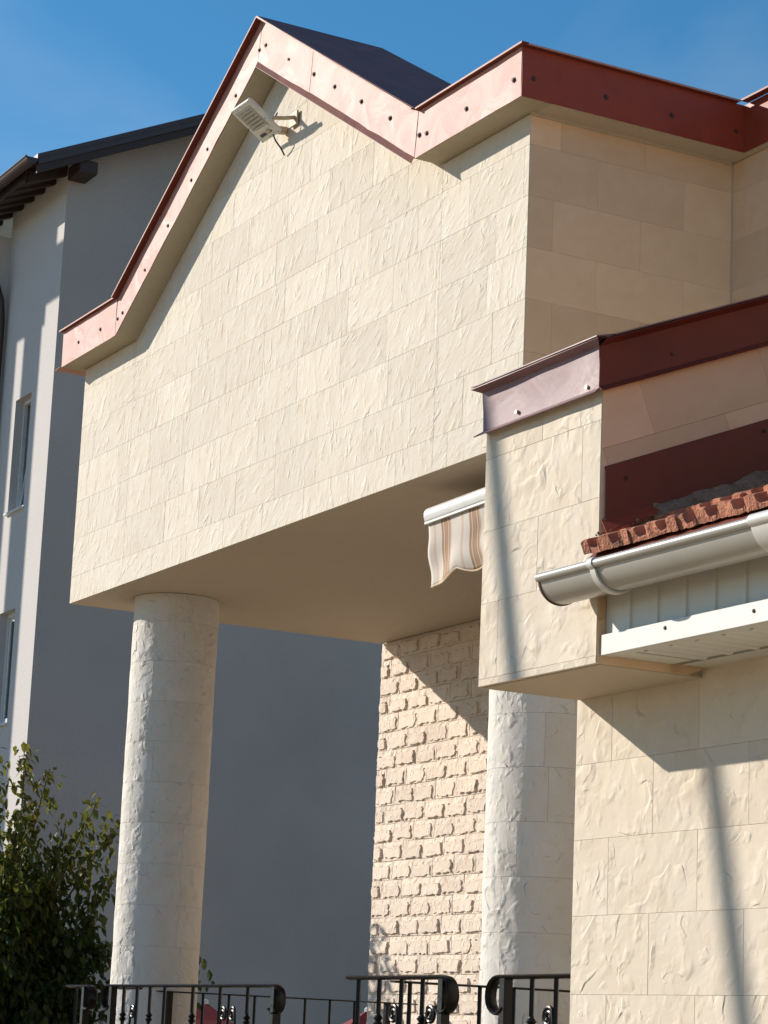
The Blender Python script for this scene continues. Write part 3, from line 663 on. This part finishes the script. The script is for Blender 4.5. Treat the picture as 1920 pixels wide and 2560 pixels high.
bead = MB().tube([(GX0, GY-GR-.006, GZ), (GX1, GY-GR-.006, GZ-.012)], 0.0165, 16).build('gutter_bead', M['greyw'], gt, smooth=True)
# end cap with a seam
m_ = MB(); n = 16; P = [(GX0-.002, GY-(GR+.003)*math.cos(math.pi*k/n), GZ-(GR+.003)*math.sin(math.pi*k/n)) for k in range(n+1)]
m_.prism(P, (0.003, 0, 0)); m_.build('gutter_end', M['greyw'], gt)
arc_sheet('gutter_seam', GX0-.006, GX0+.004, GR+.004, 'screw', 0.004, gt, .05, .95)
bx = -7.17
def bracket(x, w, name='gutter_bracket', mname='greyw'):
    b_ = arc_sheet(name, x, x+w, GR+.009, mname, 0.008, gt, -0.02, 1.0)
    MB().tube([(x, GY-GR-.006, GZ), (x+w, GY-GR-.006, GZ)], 0.0215, 16).build('bracket_hook', M[mname], gt, smooth=True)
    return b_
SX = -7.125
bracket(SX, .030, 'gutter_bracket', 'panel'); bracket(-6.19, .16, 'gutter_union', 'white')

# ================================================================ AWNING
AW = thing('awning', (-11.9, 6.9, 3.04), 'retractable awning with white front bar and brown striped scalloped valance beside the annex wall', 'awning')
def awp(x, dz): return 3.04+dz+(x+12.2)*.018
xa, xb = -12.235, -10.6
m_ = MB(); pr_ = [(-.035, -.035), (-.044, -.005), (-.042, .022), (-.030, .042), (-.008, .052), (.02, .048), (.04, .03), (.04, -.035)]
m_.add([(xa, 6.9+a, awp(xa, b_)) for a, b_ in pr_]+[(xb, 6.9+a, awp(xb, b_)) for a, b_ in pr_], [(k, (k+1) % 8, 8+(k+1) % 8, 8+k) for k in range(8)]+[tuple(range(8))[::-1], tuple(range(8, 16))])
m_.build('front_bar', M['white'], AW, smooth=True, bevel=.004)
for z0, z1, mm in ((-.040, -.0365, 'lampdark'), (-.052, -.040, 'white')):
    MB().hexa([(xa+.006, 6.862, awp(xa, z0)), (xb, 6.862, awp(xb, z0)), (xb, 6.93, awp(xb, z0)), (xa+.006, 6.93, awp(xa, z0))], [(xa+.006, 6.862, awp(xa, z1)), (xb, 6.862, awp(xb, z1)), (xb, 6.93, awp(xb, z1)), (xa+.006, 6.93, awp(xa, z1))]).build('bar_lip', M[mm], AW)
# valance: stripes period 0.43 m, scallop period 0.43 m
nx, nz = 70, 18; vs_ = []; uvs = []; fs_ = []; VX0, VW = -12.215, 1.62; PER = 0.32
for i in range(nx+1):
    u = i/nx; x = VX0+VW*u; ph = ((x-VX0)/PER) % 1.0
    sc_ = abs(math.sin(math.pi*(x-VX0)/PER))
    Ln = 0.305+0.040*sc_+.065*math.exp(-(x-VX0)/.10)
    for j in range(nz+1):
        t = j/nz; z_ = awp(x, -.052)-Ln*t
        y = 6.885+0.018*math.sin(x*14+t*2.2)*t+0.010*math.sin(t*9+x*5)*t+.03*t
        wob = .012*math.sin(t*8.5)*min(1, t*3)-.012*t
        vs_.append((x+wob, y, z_)); uvs.append(((x-VX0)/PER-.15, t))
for i in range(nx):
    for j in range(nz): o = i*(nz+1)+j; fs_.append((o, o+nz+1, o+nz+2, o+1))
m_ = MB(); m_.add(vs_, fs_); me = m_.mesh('valance', M['cloth'], True)
uvl = me.uv_layers.new(name='UVMap')
for lp in me.loops: uvl.data[lp.index].uv = uvs[lp.vertex_index]
va = link('valance', me, AW); s_ = va.modifiers.new('thickness', 'SOLIDIFY'); s_.thickness = .0015
m_ = MB(); m_.tube([Vector(vs_[i*(nz+1)+nz]) for i in range(nx+1)], .0055, 6); m_.build('valance_hem', simple('cream_hem', (.72, .55, .38), .9), va, smooth=True)
m_ = MB(); m_.hexa([(xa+.03, 6.92, 3.01), (xb, 6.92, 3.02), (xb, 9.42, 3.16), (xa+.03, 9.42, 3.16)], [(xa+.03, 6.92, 3.014), (xb, 6.92, 3.024), (xb, 9.42, 3.164), (xa+.03, 9.42, 3.164)]); m_.build('canopy_cloth', simple('canopy_cloth', (.50, .42, .34), .9), AW)
MB().tube([(xa+.02, 9.44, 3.15), (xb, 9.44, 3.15)], .045, 12).build('roller', M['white'], AW, smooth=True)

# ================================================================ FLOODLIGHT on the gable
FL = thing('floodlight', (-14.19, 6.66, 5.97), 'white rectangular outdoor LED lamp jutting from the wall under the gable peak', 'lamp')
lo, ou = Vector((-14.185, 6.655, 5.966)), Vector((-14.185, 6.398, 6.138))
ax = (ou-lo); Ln = ax.length; ay = ax.normalized(); axx = Vector((1, 0, -.02)).normalized(); nn = axx.cross(ay).normalized()
if nn.z > 0: nn = -nn                                   # the lit face looks down and out
LM = Matrix((axx, ay, nn)).transposed().to_4x4(); LM.translation = lo
def lbox(n, x0, x1, y0, y1, z0, z1, m_, par=FL, bev=.003, taper=0):
    b_ = MB().box(x0, x1, y0, y1, z0, z1); me = b_.mesh(n, M[m_]); o = link(n, me, par, mtx=LM)
    if bev: bv = o.modifiers.new('bevel', 'BEVEL'); bv.width = bev; bv.segments = 2
    return o
hw = 0.139
lbox('housing', -hw, hw, 0, Ln, -.030, 0, 'lampbody', bev=.008)
lbox('heat_sink', -hw*.8, hw*.8, .08, Ln*.9, -.050, -.031, 'lampbody')
cv = MB().prism([(-hw*.74, .10, .0015), (hw*.74, .10, .0015), (hw*.74, Ln-.035, .0015), (-hw*.74, Ln-.035, .0015)], (0, 0, .004)).mesh('lens_cover', M['lens']); link('lens_cover', cv, FL, mtx=LM)
m_ = MB(); m_.hexa([(-hw*.74, .072, .0015), (hw*.74, .072, .0015), (hw*.70, .10, .010), (-hw*.70, .10, .010)], [(-hw*.74, .072, .001), (hw*.74, .072, .001), (hw*.70, .100, .001), (-hw*.70, .100, .001)]); link('reflector', m_.mesh('reflector', M['white']), FL, mtx=LM)
for r_ in range(6):
    m_ = MB()
    for c_ in range(9):
        x = -hw*.60+hw*1.2*c_/8; y = .122+(Ln-.175)*r_/5
        m_.add([(x-.0055, y-.005, .006), (x+.0055, y-.005, .006), (x+.0055, y+.005, .006), (x-.0055, y+.005, .006), (x, y, .013)], [(0, 1, 4), (1, 2, 4), (2, 3, 4), (3, 0, 4), (3, 2, 1, 0)])
    link('led_row', m_.mesh('led_row', M['led']), FL, mtx=LM)
lbox('label_plate', -hw*.62, -hw*.02, .036, .058, .001, .0025, 'lampdark', bev=0); lbox('label_plate', hw*.06, hw*.55, .038, .052, .001, .0025, 'lampdark', bev=0)
ls = MB().tube([(0, 0, 0), (0, 0, .003)], .004, 6).mesh('screw', M['lampdark'])
for x in (-hw*.9, 0, hw*.9):
    for y in (.012, Ln-.012): link('screw', ls, FL, mtx=LM @ Matrix.Translation((x, y, 0)))
for x in (-hw*.92, hw*.92): link('screw', ls, FL, mtx=LM @ Matrix.Translation((x, Ln*.45, 0)))
# bracket to the wall, cable
c0 = lo+axx*.05+Vector((0, 0, .012))
MB().hexa([(-14.17, 6.60, 5.985), (-14.12, 6.60, 5.985), (-14.12, 6.742, 6.00), (-14.17, 6.742, 6.00)], [(-14.17, 6.60, 6.03), (-14.12, 6.60, 6.03), (-14.12, 6.742, 6.045), (-14.17, 6.742, 6.045)]).build('bracket', M['tan'], FL, bevel=.003)
MB().tube([(-14.02, 6.58, 6.04), (-14.0, 6.66, 6.05), (-13.98, 6.745, 6.07)], .014, 8).build('bracket_arm', M['tan'], FL, smooth=True)
MB().box(-14.06, -13.95, 6.722, 6.736, 6.01, 6.11).build('wall_plate', M['tan'], FL, bevel=.002)
MB().tube([(-14.145, 6.64, 5.99), (-14.13, 6.66, 5.93), (-14.12, 6.70, 5.88), (-14.13, 6.733, 5.84)], .006, 6).build('cable', M['eave'], FL, smooth=True)
MB().tube([(-14.02, 6.6, 6.06), (-14.06, 6.63, 6.10), (-14.1, 6.62, 6.05), (-14.12, 6.65, 5.98)], .005, 6).build('cable', M['eave'], FL, smooth=True)

# ================================================================ RAILINGS
RZ = 0.305; RG = 'wrought iron terrace railings'
def scroll_end(p, d, size=.085, n=12):
    """handrail end curling down and back; p end point, d unit direction of travel"""
    P = []; p = Vector(p); d = Vector(d)
    for k in range(n+1):
        a = math.pi*1.25*k/n; rr_ = size*(1-.15*k/n)
        P.append(p+d*(math.sin(a)*rr_)+Vector((0, 0, -size+math.cos(a)*rr_)))
    return P
def knot(m_, x, y, z): m_.lathe((x, y, z), [(.008, -.045), (.013, -.03), (.024, -.014), (.013, -.002), (.024, .012), (.013, .026), (.008, .04)], 10)
def railing(name, p0, p1, label, balusters, posts, ends=(False, False), knots=(), scrolls=(), z=RZ, thick=.022, width=.024):
    p0, p1 = Vector(p0), Vector(p1); d = (p1-p0).normalized(); o = (p0+p1)/2
    t = thing(name, (o.x, o.y, -0.72), label, 'railing', None)
    path = [p0, p1]
    if ends[1]: path = path[:-1]+scroll_end(p1, d)
    if ends[0]: path = scroll_end(p0, -d)[::-1]+path[1:]
    # subdivide straight part for clean tubes
    m_ = MB(); side = Vector((0, 0, 1)).cross(d)
    secs = []
    for i, p in enumerate(path):
        tt = (path[min(i+1, len(path)-1)]-path[max(i-1, 0)]).normalized(); nn_ = side.cross(tt).normalized()
        ring = []
        for k in range(10):
            a = 2*math.pi*k/10; ring.append(p+side*math.cos(a)*width*1.25+nn_*math.sin(a)*thick*(.62 if math.sin(a) > 0 else .35))
        secs.append(ring)
    o_ = 0
    for rg in secs: m_.v += [tuple(v) for v in rg]
    for i in range(len(secs)-1):
        for k in range(10): m_.f.append((i*10+k, i*10+(k+1) % 10, (i+1)*10+(k+1) % 10, (i+1)*10+k))
    m_.f.append(tuple(range(10))); m_.f.append(tuple((len(secs)-1)*10+k for k in range(10)))
    m_.build('handrail', M['black'], t, smooth=True)
    m_ = MB().hexa(*[[tuple(q) for q in ((p0-side*.012)+Vector((0, 0, z_-p0.z)), (p1-side*.012)+Vector((0, 0, z_-p0.z)), (p1+side*.012)+Vector((0, 0, z_-p0.z)), (p0+side*.012)+Vector((0, 0, z_-p0.z)))] for z_ in (-.64, -.62)])
    m_.build('bottom_rail', M['black'], t)
    for b_ in balusters:
        p = p0+d*b_; m_ = MB(); m_.tube([(p.x, p.y, z-.002), (p.x, p.y, -.71)], .0125, 4)
        if b_ in knots: knot(m_, p.x, p.y, .105); knot(m_, p.x, p.y, -.25)
        m_.build('baluster', M['black'], t)
    for b_ in posts:
        p = p0+d*b_; MB().box(p.x-.022, p.x+.022, p.y-.022, p.y+.022, -.72, z-.003).build('post', M['black'], t, bevel=.003)
    for b_, sgn in scrolls:
        p = p0+d*b_; P = []
        for k in range(30):
            a = -math.pi*.5+k/29*math.pi*3.2; r_ = .012+.030*k/29
            P.append(p+d*sgn*(math.cos(a)*r_)+Vector((0, 0, .135-z+math.sin(a)*r_)))
        e_ = P[-1]
        for k in range(1, 9): P.append(e_+Vector((0, 0, -.075*k))-d*sgn*.03*math.sin(k/8*math.pi))
        rs_ = [.013]*3+[.009]*(len(P)-3)
        MB().tube(P, rs_, 8, upv=side).build('scroll', M['black'], t, smooth=True)
    return t
railing('railing', (-16.31, 6.45, RZ), (-15.93, 6.45, RZ), 'short black railing end with curled handrail in front of the tree at far left', [.14], [.31], (False, True))
railing('railing', (-15.80, 6.62, RZ-.005), (-15.47, 6.62, RZ-.005), 'thin black railing piece between the left stub and the long railing', [.08], [])
X0 = -15.45
railing('railing', (X0, 6.4, RZ), (-12.95, 6.4, RZ), 'long black wrought iron railing crossing in front of the left column', [X0*-1+v for v in (-15.203, -14.982, -14.771, -14.54, -14.106, -13.705, -13.321)], [.06, 2.50], (True, True), [X0*-1+v for v in (-15.203, -14.771, -14.106, -13.321)], [(.41, 1), (1.80, 1), (1.93, -1)])
railing('railing', (-16.5, 7.2, RZ), (-16.5, 9.35, RZ), 'lower looking black side railing running back from the left column to the brick wall', [.37+.2085*k for k in range(8)], [.1, 1.9], thick=.013)
X1 = -10.529
railing('railing', (X1, 5.6, RZ), (-9.627, 5.6, RZ), 'black railing with curled right end in front of the brick wall', [X1*-1+v for v in (-10.442, -10.237, -10.025, -9.827)], [.895], (False, True), [X1*-1+v for v in (-10.237, -9.827)], [(.44, -1), (.78, 1)])
railing('railing', (-10.62, 5.88, RZ-.004), (-10.62, 6.95, RZ-.004), 'short black side railing behind the middle railing, ending at the right column', [.10, .30, .50, .70], [], thick=.013)
X2 = -9.151
railing('railing', (X2, 5.6, RZ), (-7.9, 5.6, RZ+.006), 'black railing with curled left end disappearing behind the lower stone wall', [X2*-1+v for v in (-8.895, -8.707, -8.50)], [.045, 1.1], (True, False), [X2*-1+v for v in (-8.895,)], [(.39, -1)])

# ================================================================ GREY APARTMENT BUILDING
G = thing('apartment_building', (-32, 12, -1.7), 'tall grey rendered apartment building with dark eaves standing behind the house', 'building')
GXc, GYc = -30.0, 11.05
# side (gable end) wall, thin solid with raking top
MB().prism([(GXc, GYc, -1.7), (GXc, 18, -1.7), (GXc, 18, 11.5), (GXc, 14.3, 13.2), (GXc, GYc, 11.70)], (-.3, 0, 0)).build('end_wall', M['grey'], G)
# front wall with window openings (built from blocks round the openings)
wins = [(-31.43, -30.82, 6.91, 8.52), (-31.43, -30.82, 3.96, 5.51), (-31.43, -30.82, 0.95, 2.5)]
fx0, fx1 = -36.0, GXc-.301
fw_ = MB()
fw_.box(wins[0][1], fx1, GYc, GYc+.3, -1.7, 11.7); fw_.box(-32.15, wins[0][0], GYc, GYc+.3, -1.7, 11.7)
zz = [-1.7]+[v for w in sorted(wins, key=lambda w: w[2]) for v in (w[2], w[3])]+[11.7]
for k in range(0, len(zz), 2): fw_.box(wins[0][0], wins[0][1], GYc, GYc+.3, zz[k], zz[k+1])
fw_.build('front_wall', M['grey_front'], G)
MB().box(GXc-.302, GXc-.002, GYc-.0015, GYc+.02, -1.7, 11.72).build('corner_render', M['grey_front'], G)
MB().box(-40, -32.152, GYc-.38, GYc+.3, -1.7, 11.1).build('wing', M['grey_front'], G)
for (a, b_, z0, z1) in wins:
    fr_ = MB(); y0, y1_ = GYc+.115, GYc+.165; t_ = .055
    fr_.box(a, a+t_, y0, y1_, z0, z1); fr_.box(b_-t_, b_, y0, y1_, z0, z1); fr_.box(a+t_, b_-t_, y0, y1_, z1-t_, z1); fr_.box(a+t_, b_-t_, y0, y1_, z0, z0+t_)
    f_ = fr_.build('window', M['frame'], G)
    MB().box(a+.03, b_-.03, GYc+.22, GYc+.235, z0+.02, z1-.02).build('dark_room', M['lampdark'], f_)
    # sash, tilted inwards in the top window
    tilt = 0.10 if z0 > 6 else 0.0
    sa_ = MB(); w = b_-a-2*t_-.01; h_ = z1-z0-2*t_-.01; s2 = .05
    for q in ((0, s2, 0, h_), (w-s2, w, 0, h_), (s2, w-s2, 0, s2), (s2, w-s2, h_-s2, h_)): sa_.box(q[0], q[1], -.012, .03, q[2], q[3])
    mt = Matrix.Translation((a+t_+.005, GYc+.145, z0+t_+.005)) @ Matrix.Rotation(-tilt, 4, 'X')
    link('sash', sa_.mesh('sash', M['frame']), f_, mtx=mt)
    link('pane', MB().box(s2, w-s2, .004, .012, s2, h_-s2).mesh('pane', M['glass']), f_, mtx=mt)
    MB().box(a-.03, b_+.03, GYc-.05, GYc+.115, z0-.03, z0-.002).build('sill', M['frame'], f_)
# roof: raking verge on the right, gutter on the front eave
SL = 0.466
def gz(y, z0): return z0+SL*(y-10.42)
def rake_box(n, x0, x1, y0, y1, zt0, zb0, m_):
    return MB().hexa([(x0, y0, gz(y0, zb0)), (x1, y0, gz(y0, zb0)), (x1, y1, gz(y1, zb0)), (x0, y1, gz(y1, zb0))], [(x0, y0, gz(y0, zt0)), (x1, y0, gz(y0, zt0)), (x1, y1, gz(y1, zt0)), (x0, y1, gz(y1, zt0))]).build(n, M[m_], G)
rake_box('roof', -40, -29.46, 10.40, 14.3, 11.42, 11.35, 'gutter_dark')
rake_box('verge_board', -29.54, -29.50, 10.42, 14.3, 11.348, 11.16, 'eave')
rake_box('verge_trim', -29.498, -29.47, 10.42, 14.3, 11.40, 11.27, 'gutter_dark')
rake_box('verge_boarding', -30.0, -29.545, 10.6, 14.3, 11.345, 11.31, 'eave')
rake_box('eave_boarding', -40, -30.06, 10.46, 11.03, 11.345, 11.19, 'eave')
for k in range(22):
    x = -30.12-.42*k; MB().hexa([(x, 10.50, gz(10.50, 11.16)), (x+.09, 10.50, gz(10.5, 11.16)), (x+.09, 11.04, gz(11.04, 11.12)), (x, 11.04, gz(11.04, 11.12))], [(x, 10.50, gz(10.50, 11.31)), (x+.09, 10.50, gz(10.5, 11.31)), (x+.09, 11.04, gz(11.04, 11.31)), (x, 11.04, gz(11.04, 11.31))]).build('rafter_end', M['eave'], G)
MB().box(-30.0, -29.55, 11.04, 11.30, gz(11.17, 10.98), gz(11.17, 11.16)).build('purlin_end', M['eave'], G, bevel=.01)
m_ = MB(); P = [(10.33-.085*math.cos(math.pi*k/10), 11.35-.085*math.sin(math.pi*k/10)) for k in range(11)]; n = len(P)
m_.add([(-40, y, z_) for y, z_ in P]+[(-29.47, y, z_) for y, z_ in P], [(k, k+1, n+k+1, n+k) for k in range(n-1)]+[tuple(range(n, 2*n))]); m_.build('gutter', M['gutter_dark'], G, smooth=True)
MB().tube([(-40, 10.245, 11.352), (-29.47, 10.245, 11.352)], .014, 8).build('gutter_bead', M['gutter_dark'], G, smooth=True)
MB().tube([(-32.05, 10.33, 10.75), (-32.05, 10.60, 10.60), (-32.05, 10.84, 10.35), (-32.05, 10.93, 10.1), (-32.05, 10.96, 9.8), (-32.05, 10.96, -1.6)], .05, 10).build('downpipe', M['gutter_dark'], G, smooth=True)

# unseen slabs added left of frame, shaped to cut sun on the front wall
SB = thing('sun_blocker', (-38, 6.5, -1.7), 'added unseen slabs outside the frame to the left that shape the sunlight', 'building')
D = 4.0; ny = GYc-D; dx, dzz = -1.3*D, .715*D
def blocker(x0, x1, z0, z1, n, t_=.2): MB().box(x0+dx, x1+dx, ny-t_/2, ny+t_/2, z0+dzz, z1+dzz).build(n, M['grey_front'], SB)
blocker(-45, -31.63, -7, 9.43, 'blocker_slab', .1); blocker(-31.22, -30.66, -7, 9.43, 'blocker_strip', .1); blocker(-45, -30.57, 9.43, 10.45, 'parapet', .1); blocker(-30.569, -29.4, 9.71, 10.45, 'parapet', .1)  # all four are added slabs; gaps leave the sunlit strips
blocker(-45, -30.32, 10.452, 12.6, 'blocker_top', .1)

# ================================================================ DISTANT PARASOLS
def parasol(x, y, zt, label, ang):
    t = thing('parasol', (x, y, -1.7), label, 'parasol', 'red parasols beyond the terrace')
    MB().tube([(x, y, -1.7), (x, y, zt-.02)], .024, 10).build('pole', M['frame'], t, smooth=True)
    n = 4; ring = []; m_ = MB(); rim = []
    for k in range(n): a = ang+k*math.pi*2/n; rim.append((x+1.5*math.cos(a), y+1.5*math.sin(a), zt-.62))
    mid = [(x+.34*math.cos(ang+k*math.pi/2), y+.34*math.sin(ang+k*math.pi/2), zt-.17) for k in range(n)]
    m_.add([(x, y, zt)]+mid+[(p[0], p[1], p[2]) for p in rim], [(0, 1+k, 1+(k+1) % n) for k in range(n)]+[(1+k, 5+k, 5+(k+1) % n, 1+(k+1) % n) for k in range(n)])
    c_ = m_.build('canopy', M['red'], t)
    m2 = MB(); m2.add([p for p in rim]+[(p[0], p[1], p[2]-.18) for p in rim], [(k, (k+1) % n, n+(k+1) % n, n+k) for k in range(n)]); m2.build('valance', M['red'], c_)
    for k in range(n): MB().tube([(x, y, zt-.7), (rim[k][0]*.5+x*.5, rim[k][1]*.5+y*.5, zt-.42), (rim[k][0], rim[k][1], zt-.63)], .009, 6).build('rib', M['frame'], t)
    MB().lathe((x, y, zt-.02), [(.03, 0), (.03, .03), (.012, .05)], 8).build('finial', M['frame'], t)
    MB().lathe((x, y, -1.7), [(.3, 0), (.3, .06), (.05, .09), (.04, .3)], 12).build('base', M['gutter_dark'], t)
parasol(-21.80, 10.03, 0.32, 'red parasol peeking out just right of the left column', .35)
parasol(-21.10, 11.42, 0.31, 'red parasol half hidden behind the edge of the brick wall', .5)

# leaning utility pole outside the frame, its soft shadow falls on the annex
UP = thing('utility_pole', (-12.39, .37, -1.7), 'leaning wooden utility pole outside the frame whose shadow falls on the annex', 'pole')
MB().tube([(-12.39, .37, -1.7), (-14.14, .37, 6.03)], [.047, .042], 12).build('pole', M['bark'], UP, smooth=True)
MB().tube([(-14.19, .37, 6.0), (-14.07, .37, 6.03)], .06, 8).build('insulator', M['frame'], UP, smooth=True)

# ================================================================ TREE
TR = thing('tree', (-20.9, 7.6, -1.7), 'leafy green tree in the lower left corner, in front of the grey building', 'tree')
rnd = random.Random(11)
base = Vector((-20.9, 7.6, -1.7)); fork = Vector((-20.75, 7.5, -0.6))
tips = [(-20.18, 7.41, 2.42), (-20.1, 7.63, 2.22), (-20.25, 7.2, 2.3), (-19.95, 8.03, 1.95), (-20.04, 7.79, 1.75), (-19.88, 8.19, 1.76), (-19.89, 8.16, 1.33), (-19.93, 8.06, 1.05), (-19.9, 8.2, .7), (-19.9, 8.1, .4), (-20.1, 7.6, 1.5), (-20.12, 7.5, 1.1), (-20.15, 7.4, 1.8),
        (-19.55, 8.93, .63), (-19.56, 8.9, .45), (-20.2, 7.7, .6), (-20.2, 7.3, .3), (-20.3, 7.1, .9), (-20.3, 7.0, 1.4), (-20.1, 7.9, .1), (-20.0, 8.1, -.1), (-20.3, 7.4, -.1)]
for k in range(60):
    a = rnd.uniform(0, 6.28); r_ = rnd.uniform(.2, 1.35); z_ = rnd.uniform(-.3, 1.9)
    x, y = -20.95+r_*math.cos(a)*.8, 7.35+r_*math.sin(a)*.75
    if y > 7.9: z_ = min(z_, 1.15)
    tips.append((x, y, z_*(1-.25*r_/1.35)))
for k in range(64):
    y_ = rnd.uniform(6.9, 8.2); tips.append((rnd.uniform(-20.9, -19.95), y_, rnd.uniform(-.4, 1.35-.3*max(0, y_-7.6))))
bmx = MB(); bmx.tube([base, (base+fork)/2+Vector((.03, .02, 0)), fork], [.11, .09, .075], 10)
leaves_v, leaves_f, tones = [], [], []
def leaf(p, d, size, tone):
    d = d.normalized(); side = d.cross(Vector((rnd.uniform(-.3, .3), rnd.uniform(-.3, .3), 1)));
    if side.length < .1: side = d.cross(Vector((1, 0, 0)))
    side.normalize(); side = (side+Vector((rnd.uniform(-.5, .5), rnd.uniform(-.5, .5), rnd.uniform(-.5, .5)))).normalized()
    nrm = side.cross(d).normalized(); w = size*.27; o = len(leaves_v)
    c1 = p+d*size*.35+nrm*size*.05; c2 = p+d*size*.72+nrm*size*.02; tip = p+d*size-nrm*size*.08
    leaves_v.extend([p, c1+side*w-nrm*size*-.05, c1, c1-side*w-nrm*size*-.05, c2+side*w*.72, c2-side*w*.72, tip])
    leaves_f.extend([(o, o+1, o+2), (o, o+2, o+3), (o+1, o+4, o+2), (o+2, o+5, o+3), (o+2, o+4, o+6), (o+2, o+6, o+5)]); tones.extend([tone]*6)
for ti, tp in enumerate(tips):
    tp = Vector(tp); st = fork.lerp(Vector((-20.6, 7.5, tp.z*.5)), .4)+Vector((rnd.uniform(-.1, .1), rnd.uniform(-.1, .1), rnd.uniform(-.1, .1)))
    mid = st.lerp(tp, .5)+Vector((rnd.uniform(-.15, .15), rnd.uniform(-.15, .15), rnd.uniform(-.1, .15)))
    P = []
    for k in range(9):
        t = k/8; P.append(st*(1-t)**2+mid*2*t*(1-t)+tp*t*t)
    bmx.tube([fork, st, *P[1:]] if ti % 3 == 0 else P, [.014*(1-q/(len(P)+1))+.002 for q in range(len(P)+(1 if ti % 3 == 0 else 0))], 5)
    for k in range(2, 9):
        for q in range(40):
            sp = .075 if k < 6 else .060; c_ = P[k].lerp(P[k-1], rnd.random())+Vector((rnd.gauss(0, sp), rnd.gauss(0, sp), rnd.gauss(0, sp)))
            d = Vector((rnd.gauss(.15, .5), rnd.gauss(.1, .5), rnd.gauss(-.75, .4)))
            tone = min(.80 if rnd.random() < .93 else 1, max(0, .28+.62*(c_.z-.3)/2+rnd.gauss(0, .11)+(.45 if rnd.random() < .03 else 0)))  # sunlit top put in: leaves turn paler and yellower with height, plus random
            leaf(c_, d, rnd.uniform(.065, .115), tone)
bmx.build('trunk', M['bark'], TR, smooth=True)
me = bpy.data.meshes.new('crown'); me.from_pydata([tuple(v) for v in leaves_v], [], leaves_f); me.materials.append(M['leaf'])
at = me.attributes.new('tone', 'FLOAT', 'FACE'); at.data.foreach_set('value', tones)
link('crown', me, TR)
